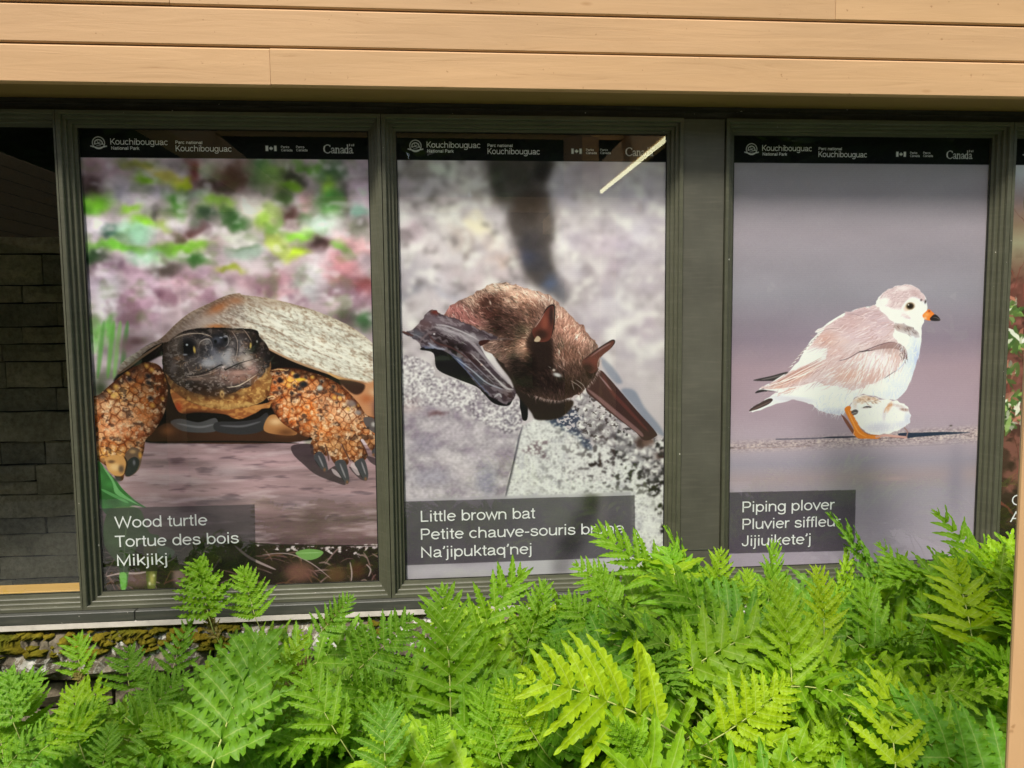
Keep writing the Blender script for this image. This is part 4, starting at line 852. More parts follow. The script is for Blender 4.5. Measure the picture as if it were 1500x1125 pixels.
    # ears
    e1 = s.fill([(78,345),(110,300),(130,262),(165,205),(196,184),(212,205),(207,300),(192,372),(165,402),(110,400)],(110,58,48),1)
    s.stroke([(130,262),(165,205),(198,186),(210,210),(206,300),(192,372)],9,(38,30,32),.9); s.blobs([(150,290,20,50,(142,76,62)),(130,360,40,30,(60,38,32)),(190,250,14,60,(60,40,40))],clip=e1,hard=3); s.stroke([(92,320),(118,285),(148,235)],5,(186,160,156),.8)
    s.fill([(90,395),(110,370),(128,385),(120,402),(98,404)],(196,172,146),1)
    e2 = s.fill([(372,520),(430,470),(500,422),(546,393),(566,402),(545,440),(495,482),(466,520),(462,565),(430,590),(390,570)],(104,60,54),1)
    s.stroke([(385,510),(430,470),(500,422),(552,394),(562,408),(540,440)],8,(40,32,36),.9); s.stroke([(420,492),(490,440),(540,412)],9,(160,130,134),.7,soft=2); s.blobs([(440,520,30,30,(120,66,58)),(400,560,40,30,(54,36,32))],clip=e2,hard=3); s.stroke([(478,490),(466,520),(462,560)],4,(214,196,190),.7)
    # folded left wing
    s.frame(580,400,5.115)
    wg = s.fill([(40,440),(130,420),(225,305),(288,270),(340,308),(450,340),(560,390),(700,448),(765,488),(640,512),(632,548),(684,640),(765,745),(862,842),(898,885),(882,945),(825,985),(760,952),(715,930),(655,890),(590,820),(450,650),(340,575),(200,560),(170,520),(60,455)],(74,60,70),1)
    s.blobs([(200,380,90,50,(104,80,86)),(150,460,70,30,(96,96,110)),(300,350,100,30,.3,.9,(120,104,116)),(420,370,110,26,.3,.9,(112,94,104)),(290,290,30,20,(110,46,40)),(380,520,110,40,.5,.9,(40,26,30)),(460,570,60,40,(24,16,20)),(560,640,100,30,.7,.9,(60,38,42)),(600,500,90,36,.3,.8,(150,142,152)),(520,470,90,30,.4,.8,(156,148,158)),(380,430,80,30,.5,.9,(160,152,162)),(640,560,30,60,(120,112,122)),(250,560,60,20,(110,118,150)),(480,660,80,14,.7,.9,(90,104,144)),(620,790,70,30,.8,.9,(70,74,92)),(840,900,40,50,(70,48,50)),(850,880,30,14,(140,130,136))],clip=wg,hard=2.6)
    s.put(wg*np.clip((s.noise(14,5,2,seed=33,ang=.5)-.5)*5,0,1),(186,178,188),.4)
    s.warp(4,9,120,wg)
    for p,w_,c in (([(280,400),(400,430),(540,500),(640,600),(740,720),(870,850)],22,(168,158,170)),([(300,385),(380,395),(500,440),(620,500)],9,(206,200,210)),([(560,600),(660,700),(780,820),(850,870)],10,(210,206,214)),([(450,640),(560,720),(680,820),(800,870)],10,(186,192,210)),([(500,600),(620,720),(740,830)],8,(150,146,160)),([(400,600),(520,720),(640,850),(700,910)],8,(104,120,160)),([(240,450),(300,520),(420,560),(540,640)],13,(92,58,58)),([(640,512),(700,502),(820,490),(880,500)],7,(110,98,104)),([(240,520),(300,560),(370,570)],14,(160,164,190)),([(170,520),(240,450),(300,440)],16,(120,104,112)),([(45,435),(80,450),(130,470)],14,(90,50,46)),([(760,800),(820,860),(880,870)],14,(196,190,196)),([(735,930),(770,905),(790,930)],18,(190,186,196))):
        s.stroke(p,w_,c,.8,soft=2)
    for i in range(46):
        x = s.r.uniform(280,620); y = 395+(x-280)*.32+s.r.uniform(-18,60); s.stroke([(x,y),(x+s.r.uniform(20,60),y+s.r.uniform(10,34))],3,[(214,208,216),(96,84,94)][s.r.randint(2)],.5,clip=wg)
    s.fill([(625,510),(690,500),(700,512),(650,540),(630,545)],(60,26,24),1,.9)
    s.blobs([(600,900,6,6,(255,255,255)),(640,685,8,6,(225,190,180)),(285,455,8,7,(236,232,240)),(705,220,6,18,-.3,.8,(226,200,190))],hard=3)
    # lower smear under the caption
    s.frame(560,500,3.124)
    c0 = s.poly([(60,725),(1140,690),(1140,1100),(60,1100)],8,False)
    keep = s.img.copy(); s.img[:] = s.blur(s.img,7); keep,s.img = s.img,keep; m = c0[...,None]; s.img[:] = s.img*(1-m)+keep*m
    s.put(c0*.5,(166,160,176)); s.blobs([(960,740,46,60,(88,88,74)),(920,820,60,60,.5,.8,(110,104,112)),(860,920,60,80,.6,.9,(86,80,90)),(820,1030,50,50,(130,124,134)),(790,870,50,40,(190,184,190)),(1010,780,30,90,(214,208,214)),(560,820,80,80,(176,172,184)),(300,1050,200,24,(196,188,204)),(500,1040,160,30,(186,178,196)),(1060,850,50,60,(170,164,176))],clip=c0*.8,hard=2.5)
    finish(s,[(583,735),(929.7,725.5),(931,816),(583,828.4)])
    return s

def art_plover():
    s = Art([(1073.2,199.2),(1450,203.4),(1424.3,817.3),(1064.1,830.9)],.926,1.5,seed=11)
    t = s.yy/s.H
    ks = [(0,(140,134,144)),(.08,(140,134,144)),(.22,(140,132,143)),(.36,(134,130,142)),(.46,(134,122,138)),(.53,(158,138,152)),(.62,(164,145,160)),(.72,(166,152,168)),(.755,(150,142,160)),(.79,(158,142,152)),(.83,(150,142,158)),(1,(158,147,164))]  # upper background tones lifted against the fascia's shadow
    for c in range(3): s.img[...,c] = np.interp(t,[k[0] for k in ks],[k[1][c]/255 for k in ks])
    s.mul(t*0+1,(.95+.10*s.noise(260,90,3,seed=4))[...,None]*np.ones(3))
    s.frame(1040,500,3.261)
    ln = lambda y:s.q([(600,y)])[0][1]
    wob = 0
    b1 = np.clip((s.yy-ln(432)+(s.xx/s.W-.5)*28)/20,0,1)*np.clip((ln(520)-(s.xx/s.W-.5)*10-s.yy)/24,0,1)
    gr = s.noise(5,2.4,2,seed=5)
    s.put(b1*.8,(172,154,160)); s.put(b1*np.clip((gr-.55)*7,0,1),(222,204,200),.7); s.put(b1*np.clip((.42-gr)*8,0,1),(122,106,112),.7)
    b0 = np.clip((s.yy-ln(370))/60,0,1)*np.clip((ln(450)-s.yy)/30,0,1); s.put(b0*np.clip((gr-.5)*4,0,1),(190,180,196),.35)
    s.stroke([(110,510),(300,506),(500,498)],3,(140,112,108),.5); s.stroke([(700,500),(1000,497),(1270,480)],3,(130,122,134),.5)
    s.blobs([(105,508,12,3,(90,74,80)),(1150,402,7,4,(80,70,70)),(880,655,60,10,(172,150,156)),(1170,680,40,160,(140,132,150))])
    s.stroke([(315,467),(450,464),(600,458),(700,455)],6,(88,86,104),.85,soft=2,taper=False); s.stroke([(540,459),(620,457),(700,455)],8,(46,48,66),.9,soft=1.5)
    s.fill([(900,440),(1000,436),(1100,433),(1210,434),(1240,436),(1150,444),(1000,456),(930,462)],(44,54,78),1.2)
    # ---- bird
    s.frame(1080,400,4.328)
    s.fill([(100,680),(215,652),(310,627),(330,635),(260,670),(218,684)],(64,60,62),1); s.stroke([(150,676),(230,660),(300,640)],8,(120,112,114),.8)
    s.fill([(114,762),(130,745),(170,733),(260,738),(240,748),(170,752)],(56,52,56),1)
    body = [(875,198),(895,155),(940,112),(1000,84),(1060,71),(1105,76),(1155,102),(1192,150),(1206,200),(1200,240),(1192,285),(1172,330),(1166,400),(1162,470),(1140,560),(1112,650),(1072,740),(1010,805),(900,792),(800,765),(745,790),(705,850),(665,902),(600,893),(520,872),(480,838),(440,822),(350,802),(250,826),(150,868),(100,880),(76,878),(95,855),(140,822),(200,790),(260,752),(190,742),(124,745),(160,722),(240,680),(330,618),(390,560),(425,490),(470,420),(510,380),(490,372),(560,330),(620,285),(690,245),(760,228),(830,212),(868,205)]
    bd = s.fill(fray(s,body,2.0,3),(228,230,242),1)
    s.blobs([(1130,560,70,160,-.2,.9,(196,208,240)),(1000,740,80,60,(206,214,240)),(600,880,140,30,(184,186,212)),(620,800,120,60,(240,246,252)),(880,720,120,40,(238,240,248)),(1040,430,60,60,(240,242,252)),(1140,350,40,50,(226,226,238)),(950,220,60,60,(248,248,252)),(400,760,120,40,(236,242,250)),(350,800,120,20,.1,.7,(196,190,206)),(1150,600,20,140,-.2,.8,(166,178,222))],clip=bd,hard=2.5)
    s.fill([(76,878),(92,854),(140,825),(200,796),(225,802),(200,830),(130,862)],(74,60,60),1); s.stroke([(90,868),(150,840),(210,812)],9,(120,100,98),.7); s.stroke([(72,880),(100,872),(130,864)],5,(240,236,240),.9)
    wing = [(868,207),(830,214),(760,230),(690,247),(680,262),(620,300),(560,345),(520,390),(470,450),(440,490),(500,480),(570,480),(560,550),(480,560),(410,590),(330,625),(240,684),(165,724),(135,738),(230,735),(330,742),(260,765),(250,780),(330,760),(450,705),(540,700),(560,712),(650,720),(740,745),(800,730),(880,690),(960,652),(1010,612),(1050,560),(1076,530),(1060,470),(1020,440),(985,400),(1000,350),(985,310),(930,260),(895,220)]
    wg = s.fill(fray(s,wing,2.5,3),(206,184,190),1.2)
    s.blobs([(800,260,130,40,(180,154,164)),(900,320,90,60,(190,166,178)),(700,330,120,60,(190,160,166)),(560,420,90,50,(198,156,150)),(620,500,60,40,(206,170,170)),(800,400,130,50,(204,180,192)),(620,590,90,50,(206,178,182)),(720,650,110,50,(212,170,162)),(860,640,60,60,(206,168,166)),(880,560,120,50,(232,222,234)),(1010,540,40,50,(206,176,176)),(960,470,90,36,.2,.9,(176,148,150)),(400,640,150,30,-.4,.9,(208,162,152)),(300,700,120,24,-.35,.9,(206,160,150)),(300,745,100,14,-.1,.8,(210,170,160)),(640,430,60,20,(216,188,188)),(480,500,70,20,-.1,.9,(246,246,252)),(440,560,50,26,-.5,.9,(240,240,248)),(720,540,90,30,(214,184,188))],clip=wg,hard=2.6)
    s.warp(5,12,31,wg)
    # feathers: long strokes following the wing
    def fa(x,y):
        u,v = x/s.W,y/s.H
        return 2.62-.35*np.clip((v-.5)*8,-1,1)
    up = s.poly([(868,207),(690,250),(520,390),(450,500),(330,625),(150,735),(330,740),(450,700),(560,690),(600,590),(780,500),(950,450),(1000,430),(1000,330),(930,260)],1)*wg
    lo = s.poly([(780,505),(950,445),(1060,470),(1080,540),(1000,620),(880,690),(740,750),(560,720),(600,600),(700,540)],1)*wg
    s.hairs(up,420,62,5.5,fa,[(226,206,212),(214,190,198),(240,228,234),(168,134,140),(178,142,142),(206,176,180)],.55,.22,.15)
    s.hairs(lo,300,70,5.5,lambda x,y:2.15-.5*np.clip((s.q([(800,600)])[0][0]-x)/90,-1,1)*-1,[(244,240,248),(232,226,238),(248,246,250),(196,156,150),(206,170,166)],.6,.22,.2)
    for y0 in np.linspace(0,1,7):
        s.stroke([(150+y0*60,738-y0*14),(300,700-y0*40),(430,640-y0*50),(540,590-y0*60)],4.5,[(246,240,244),(160,112,104)][int(y0*7)%2],.7)
    for p in ([(140,735),(250,735),(400,715),(520,680)],[(170,722),(300,680),(420,640),(560,560)],[(250,775),(380,730),(500,690)]): s.stroke(p,6,(250,246,250),.8)
    for i in range(16):
        x = 640+i*24; s.stroke([(x+70,440-i*2),(x+20,480+i*2),(x-20,540+i*3)],4,(232,214,222),.35)
    for i in range(20):   # ragged dark-tipped covert edge at the back
        k = i/20.; x,y = 520-k*190,390+k*220-np.sin(k*3)*10; s.stroke([(x,y),(x-26,y+16)],6,[(246,246,252),(150,128,134)][i%2],.85,taper='end')
    s.stroke([(1000,436),(950,440),(880,462),(800,494),(770,500),(700,540),(640,556)],7,(92,70,76),.75); s.stroke([(770,500),(800,494),(870,486)],6,(52,40,48),.9)
    s.fill([(840,490),(900,462),(960,440),(1020,445),(1060,470),(1078,510),(1070,548),(1050,530),(1040,500),(1000,480),(930,480)],(140,112,112),2,.75)
    s.hairs(s.poly([(1020,450),(1060,470),(1080,520),(1072,560),(1040,540)],1),60,18,4,lambda x,y:1.5,[(60,48,50),(220,206,210),(90,72,74)],.8)
    s.stroke([(1005,618),(970,640),(930,668)],5,(80,70,80),.7); s.stroke([(1064,555),(1040,590),(1000,625)],6,(176,186,214),.9)
    for i in range(24): x = 760+i*12.; s.stroke([(x+30,545),(x+10,600),(x-6,680-(i*2))],3.4,[(250,250,254),(230,222,232),(186,150,150)][i%3],.55)
    s.stroke([(690,258),(740,258),(800,280)],5,(150,124,134),.6); s.stroke([(490,372),(560,345),(640,345)],6,(214,190,196),.9); s.stroke([(500,380),(580,352),(650,350)],3,(140,112,118),.7)
    # belly fluff
    bl = s.poly([(480,840),(560,760),(700,760),(800,760),(700,860),(660,900),(560,890)],2)*bd
    s.hairs(bl,160,40,4,lambda x,y:1.9,[(252,254,255),(200,204,224),(232,238,248)],.6)
    s.hairs(s.poly([(1000,420),(1150,420),(1150,560),(1060,740),(960,790),(820,740),(1000,640),(1080,560)],1)*bd,260,40,4,lambda x,y:1.75,[(252,252,255),(200,208,238),(226,230,246)],.5)
    # collar and head
    cl = s.fill(fray(s,[(1000,318),(1060,322),(1110,345),(1145,372),(1155,408),(1120,408),(1070,385),(1010,365),(990,345)],3,3),(158,140,140),3,.5)
    s.blobs([(1125,378,16,10,.5,.6,(96,82,84)),(1020,340,30,18,(150,124,122)),(1080,350,30,14,(120,102,100))],clip=cl); s.hairs(cl,26,20,4,lambda x,y:.7,[(160,140,140),(90,76,78),(200,186,186)],.7)
    cap = s.poly([(905,150),(940,112),(1000,84),(1060,71),(1105,76),(1155,102),(1192,150),(1180,180),(1150,160),(1110,150),(1060,190),(1040,240),(1080,260),(1100,290),(1060,280),(1000,240),(950,210),(910,190)],6)*bd
    s.put(cap,(196,170,176),.9); s.hairs(cap,230,26,4,lambda x,y:2.7,[(234,222,228),(160,132,140),(214,194,200),(176,150,158)],.65)
    s.blobs([(1130,130,40,20,.5,.7,(176,148,154)),(1050,95,50,14,(220,206,212)),(1192,180,8,13,.2,.9,(60,48,50)),(1165,170,7,7,(90,72,72)),(1120,190,26,16,(232,226,232)),(1130,250,60,30,(246,246,250)),(1000,250,50,26,(250,250,254)),(930,180,30,26,(248,248,252)),(1070,225,20,18,(214,190,180))],clip=bd,hard=2.6)
    s.blobs([(1095,208,30,24,(190,158,110)),(1095,208,25,20,(30,24,22)),(1084,200,5,4,(230,226,220))],hard=5)
    bill = s.fill([(1174,268),(1195,245),(1215,230),(1235,245),(1250,262),(1240,285),(1226,300),(1200,298),(1185,290)],(226,122,54),.8); s.blobs([(1200,262,16,10,(240,160,100)),(1215,240,6,6,(120,60,40)),(1190,284,10,8,(240,190,160))],clip=bill)
    s.fill([(1228,300),(1222,286),(1248,262),(1268,270),(1287,294),(1280,303),(1250,304)],(48,44,46),.8); s.stroke([(1240,280),(1262,282),(1284,296)],4,(120,114,114),.8)
    # legs, feet, chick
    s.fill([(658,896),(672,905),(700,935),(735,990),(752,1022),(735,1022),(708,985),(680,940)],(122,78,66),1)
    lg = s.fill([(680,862),(712,843),(730,880),(760,945),(792,1000),(830,1020),(905,1030),(892,1050),(820,1050),(765,1047),(740,1020),(735,980),(705,920)],(224,128,50),1)
    s.stroke([(700,870),(735,950),(770,1010),(820,1038)],10,(242,164,90),.8,clip=lg); s.stroke([(742,1000),(735,1022),(745,1032)],5,(250,200,170),.8)
    ck = s.fill(fray(s,[(718,870),(722,830),(745,795),(790,772),(850,782),(900,800),(960,798),(1010,815),(1060,830),(1088,860),(1102,905),(1092,950),(1045,985),(990,1012),(900,1026),(830,1018),(785,980),(750,930),(735,895)],3,3),(238,238,246),1.4)
    s.blobs([(790,800,70,20,-.1,.9,(214,182,160)),(850,790,50,14,.3,.9,(206,170,150)),(745,830,16,30,(216,200,196)),(820,850,30,7,-.1,.95,(110,84,76)),(830,848,16,6,(50,40,40)),(840,890,80,40,(246,246,252)),(900,980,90,34,(206,204,222)),(1030,900,60,50,(240,240,250)),(960,850,14,40,.5,.95,(214,168,140)),(970,835,20,10,(196,150,126)),(1060,865,34,10,.2,.9,(150,112,104)),(1020,840,40,10,.2,.8,(200,180,180)),(1080,930,26,50,(200,204,226)),(930,900,12,40,(214,206,216)),(1040,960,60,24,(214,214,232))],clip=ck,hard=3)
    s.hairs(ck,300,24,3.4,lambda x,y:1.7,[(254,254,255),(206,204,220),(236,230,236)],.5); s.hairs(s.poly([(735,830),(790,780),(900,800),(870,830),(760,835)],1),60,20,4,lambda x,y:.2,[(170,130,104),(226,200,180),(150,116,100)],.8)
    s.fill([(722,880),(745,865),(765,872),(760,892),(735,900)],(92,84,86),1); s.stroke([(724,892),(745,884),(760,888)],4,(200,190,190),.8); s.stroke([(795,852),(820,846),(850,852)],6,(40,32,32),.9)
    s.stroke([(930,885),(945,850),(985,830)],7,(206,150,112),.8,soft=2)
    s.stroke([(880,1036),(940,1028),(1000,1034),(1070,1040)],15,(206,156,150),.95,soft=1.2,taper=False); s.stroke([(1058,980),(1078,1005),(1072,1035)],9,(150,120,120),.95,taper=False); s.stroke([(890,1048),(980,1044),(1060,1046)],5,(110,84,90),.8); s.stroke([(780,985),(830,1022),(900,1030)],5,(150,90,50),.7)
    # faint caption
    finish(s,[(1050,721.7),(1253.7,717.5),(1251.6,806.6),(1050,811.4)])
    return s

def art_plants():
    s = Art([(1484.3,203.8),(1830.1,207.7),(1788.6,803.6),(1457.2,816.1)],.905,1.5,seed=15)
    s.img[:] = np.array([110,74,66])/255
    t = s.yy/s.H
    s.put(np.clip((.20-t)*8,0,1),(206,206,220)); s.put(np.clip(1-abs(t-.24)*10,0,1),(150,154,130),.8)
    s.put(np.clip((t-.55)*3,0,1),(52,40,34),.8)
    s.put(np.clip((s.noise(40,30,3,seed=3)-.5)*5,0,1)*np.clip((t-.22)*8,0,1),(150,100,92),.7)
    s.put(np.clip((s.noise(26,20,3,seed=6)-.55)*5,0,1)*np.clip((t-.25)*8,0,1),(60,40,34),.8)
    for i in range(150):
        x,y = s.r.uniform(0,s.W),s.r.uniform(.18,1)*s.H; a = s.r.uniform(-2.4,-.7); l = s.r.uniform(60,260)
        s.stroke([(x,y),(x+np.cos(a)*l*.5+s.r.randn()*12,y+np.sin(a)*l*.5),(x+np.cos(a)*l,y+np.sin(a)*l)],s.r.uniform(2,7),[(150,84,72),(96,56,48),(190,130,110),(70,84,50),(120,66,60)][s.r.randint(5)],.7,raw=True,clip=np.clip((t-.08)*8,0,1))
    for c in range(26):
        x,y = s.r.uniform(0,s.W),s.r.uniform(.38,.78)*s.H
        if c < 4: x,y = [(10,.40),(28,.62),(14,.55),(30,.47)][c]; y *= s.H
        for k in range(34):
            a = s.r.uniform(0,6.28); l = s.r.uniform(14,44); g = s.r.uniform(.6,1.2)
            s.stroke([(x+s.r.randn()*12,y+s.r.randn()*12),(x+np.cos(a)*l,y+np.sin(a)*l*.9)],s.r.uniform(6,13),np.clip(np.array([(120,150,84),(150,176,110),(80,106,60),(176,120,104),(226,226,206)][s.r.randint(5)])*g,0,255),.85,raw=True,sm=False)
    s.warp(4,12,5)
    s.frame(); s.band = s.H*.088/1.5
    s.put(np.clip((t-.86)*20,0,1)*np.clip((.60*s.W-s.xx),0,1),(40,32,30),.6)
    b = np.clip(s.band-s.yy+.5,0,1); s.put(b,(20,21,23)); s.img = np.clip(s.img,0,1)
    return s

# ---------------------------------------------------------------- plain grotesque lettering drawn as flat strokes
def _arc(cx_,cy_,rx,ry,a0,a1,n=14): return [(cx_+rx*math.cos(R(a0+(a1-a0)*i/n)),cy_+ry*math.sin(R(a0+(a1-a0)*i/n))) for i in range(n+1)]
def _spl(P,n=5):
    out = []
    for i in range(len(P)-1):
        a,b,c,d = P[max(i-1,0)],P[i],P[i+1],P[min(i+2,len(P)-1)]
        for k in range(n):
            t = k/n; out.append(tuple(.5*((2*b[j])+(c[j]-a[j])*t+(2*a[j]-5*b[j]+4*c[j]-d[j])*t*t+(3*b[j]-a[j]-3*c[j]+d[j])*t**3) for j in (0,1)))
    return out+[P[-1]]
_o = lambda cx_,rx=.215: _arc(cx_,.26,rx,.225,0,360,22)
GL = {'W':([[(.02,.72),(.235,.04),(.46,.66),(.685,.04),(.90,.72)]],.93),'T':([[(.02,.68),(.56,.68)],[(.29,.68),(.29,0)]],.56),'M':([[(.10,0),(.10,.66),(.40,.06),(.70,.66),(.70,0)]],.80),
 'L':([[(.11,.72),(.11,.04),(.50,.04)]],.54),'P':([[(.11,0),(.11,.68),(.36,.68)]+_arc(.37,.505,.175,.175,90,-90)+[(.11,.33)]],.62),'N':([[(.11,0),(.11,.66),(.60,.06),(.60,.72)]],.72),
 'J':([[(.38,.72)]+_arc(.22,.20,.16,.165,0,-180)],.49),'K':([[(.11,0),(.11,.72)],[(.58,.72),(.13,.27)],[(.25,.39),(.60,0)]],.62),'A':([[(.03,0),(.32,.68),(.61,0)],[(.13,.24),(.51,.24)]],.64),
 'G':([_arc(.38,.36,.31,.325,40,352,24)+[(.42,.33)],[(.66,.33),(.66,0)]],.76),'C':([_arc(.38,.36,.31,.325,42,318,22)],.71),
 'o':([_o(.28)],.56),'d':([_o(.265,.2),[(.475,.72),(.475,0)]],.56),'b':([_o(.295,.2),[(.085,.72),(.085,0)]],.56),'p':([_o(.295,.2),[(.085,.52),(.085,-.2)]],.56),'q':([_o(.265,.2),[(.475,.52),(.475,-.2)]],.56),
 'u':([[(.085,.52)]+_spl([(.085,.17),(.13,.07),(.24,.04),(.38,.08),(.46,.2)]),[(.472,.52),(.472,0)]],.56),'n':([[(.085,.52),(.085,0)],_spl([(.09,.34),(.17,.45),(.29,.48),(.42,.43),(.465,.32)])+[(.465,0)]],.56),
 'h':([[(.085,.72),(.085,0)],_spl([(.09,.34),(.17,.45),(.29,.48),(.42,.43),(.465,.32)])+[(.465,0)]],.56),'r':([[(.085,.52),(.085,0)],_spl([(.09,.30),(.14,.42),(.22,.47),(.32,.47)])],.33),
 't':([[(.145,.66)]+_spl([(.145,.12),(.165,.05),(.27,.035)]),[(.02,.48),(.27,.48)]],.29),'l':([[(.11,.72),(.11,0)]],.22),'i':([[(.11,.52),(.11,0)],[(.11,.72),(.11,.63)]],.22),
 'j':([[(.11,.52)]+_spl([(.11,-.10),(.08,-.165),(.0,-.17)]),[(.11,.72),(.11,.63)]],.22),'k':([[(.10,.72),(.10,0)],[(.44,.52),(.12,.20)],[(.21,.30),(.46,0)]],.49),
 'e':([[(.07,.275),(.485,.275)],_arc(.28,.26,.215,.225,4,318,20)],.55),'s':([_spl([(.43,.37),(.37,.455),(.25,.48),(.13,.45),(.09,.37),(.14,.305),(.26,.27),(.39,.23),(.44,.14),(.37,.06),(.25,.035),(.12,.065),(.06,.16)],3)],.5),
 'c':([_arc(.27,.26,.21,.225,42,318,20)],.5),'v':([[(.02,.52),(.24,.04),(.46,.52)]],.48),'w':([[(.02,.52),(.18,.04),(.345,.47),(.51,.04),(.67,.52)]],.69),
 'g':([_o(.265,.2),[(.475,.52)]+_spl([(.475,-.06),(.42,-.155),(.27,-.18),(.13,-.155),(.08,-.08)])],.56),'f':([[(.13,0)]+_spl([(.13,.56),(.16,.665),(.28,.69)]),[(.02,.48),(.26,.48)]],.27),
 '-':([[(.04,.27),(.29,.27)]],.33),'\u2019':([[(.12,.72),(.13,.66),(.11,.59),(.05,.54)]],.2),' ':([],.28),
 'a':([_spl([(.08,.36),(.13,.45),(.25,.48),(.37,.45),(.42,.36)])+_spl([(.42,.30),(.42,.08),(.45,.04),(.51,.045)]),_spl([(.42,.30),(.30,.27),(.15,.24),(.075,.14),(.12,.05),(.22,.035),(.34,.075),(.42,.18)])],.53)}
def text_me(body, width, cap, bold=0, mat=None, name='lettering'):
    V,F = [],[]; X = 0; hw = .0415+bold
    for ch in body:
        st,adv = GL[ch]
        for si,P in enumerate(st):
            Q = [P[0]]
            for p_ in P[1:]:
                if abs(p_[0]-Q[-1][0])+abs(p_[1]-Q[-1][1]) > 1e-4: Q.append(p_)
            k = len(V); n = len(Q)
            closed = abs(Q[0][0]-Q[-1][0])+abs(Q[0][1]-Q[-1][1]) < 1e-3
            for i in range(n):
                a = Vector(Q[i-1] if i else (Q[-2] if closed else Q[0])); b = Vector(Q[i]); c = Vector(Q[i+1] if i < n-1 else (Q[1] if closed else Q[-1]))
                d1 = (b-a); d2 = (c-b)
                if d1.length < 1e-6: d1 = d2
                if d2.length < 1e-6: d2 = d1
                n1 = Vector((-d1.y,d1.x)).normalized(); n2 = Vector((-d2.y,d2.x)).normalized(); m_ = (n1+n2)
                m_ = m_.normalized() if m_.length > .3 else n1
                f = hw/max(m_.dot(n1),.42)
                for s_ in (1,-1): V.append(Vector((X+b.x+m_.x*f*s_, -.00001-si*.00006, b.y+m_.y*f*s_)))
                if i: F.append((k+2*i-2,k+2*i-1,k+2*i+1,k+2*i))
        X += adv+(.03 if bold else .0)
    x0,x1 = min(v.x for v in V),max(v.x for v in V); sx_ = width/(x1-x0); sz_ = cap/.72
    for v in V: v.x = (v.x-x0)*sx_; v.z *= sz_
    return mesh(name,V,F,mat or M['letter'])

# ---------------------------------------------------------------- posters
def poster(name_label, art, x0, x1, cap_lines, hshift=0, hdr=True):
    w, h = x1-x0, 1.5
    img = bpy.data.images.new('poster_print', art.W, art.H, alpha=False)
    px = np.ones((art.H,art.W,4),np.float32); px[...,:3] = art.img[::-1]; img.pixels.foreach_set(px.ravel()); img.update(); img.pack()
    t = MT('poster_print'); uv = t.n('ShaderNodeUVMap'); tx = t.n('ShaderNodeTexImage', image=img, interpolation='Cubic'); t.l(uv.outputs[0], tx.inputs[0])
    c = t.mix(1, tx.outputs[0], (PG,PG,PG*.985), 'MULTIPLY'); t.bsdf(c, .6, None, spec=.15)
    root = empty('wildlife_poster',(x0,.0,ZT)); tag(root,name_label,'poster','wildlife posters in the windows')
    me = mesh('print_sheet',[(0,0,-h),(w,0,-h),(w,0,0),(0,0,0),(0,.003,-h),(w,.003,-h),(w,.003,0),(0,.003,0)],[(0,1,2,3),(5,4,7,6),(0,3,7,4),(1,5,6,2),(3,2,6,7),(0,4,5,1)],t.m)
    ul = me.uv_layers.new(name='UVMap')
    for i,uvc in zip(range(4),[(0,0),(1,0),(1,1),(0,1)]): ul.data[i].uv = uvc
    for i in range(4,24): ul.data[i].uv = (.5,.01)
    me.materials.append(M['gasket'])
    for p_ in me.polygons:
        if p_.index: p_.material_index = 1
    mobj('print_sheet',me,root)
    def put(body,x,z,wd,cap,bold=0,lbl=None,name='lettering'):
        o = mobj(name,text_me(body,wd,cap,bold,name=name),root,(x,-.0012,-z))
        if lbl: o['label'] = lbl
    for ln in cap_lines: put(*ln,name='caption_line')
    if hdr:
        s = hshift
        put('Kouchibouguac',.094+s,.0485,.176,.0195,.0,name='header_lettering'); put('National Park',.096+s,.0640,.086,.0098,.022,name='header_lettering')
        put('Parc national',.294+s,.0440,.083,.0095,.022,name='header_lettering'); put('Kouchibouguac',.294+s,.0675,.174,.0195,.0,name='header_lettering')
        put('Parks',.624+s,.0545,.026,.0075,.008,name='header_lettering'); put('Canada',.624+s,.0645,.036,.0075,.008,name='header_lettering')
        put('Parcs',.672+s,.0540,.026,.0075,.008,name='header_lettering'); put('Canada',.672+s,.0640,.036,.0075,.008,name='header_lettering')
    return root

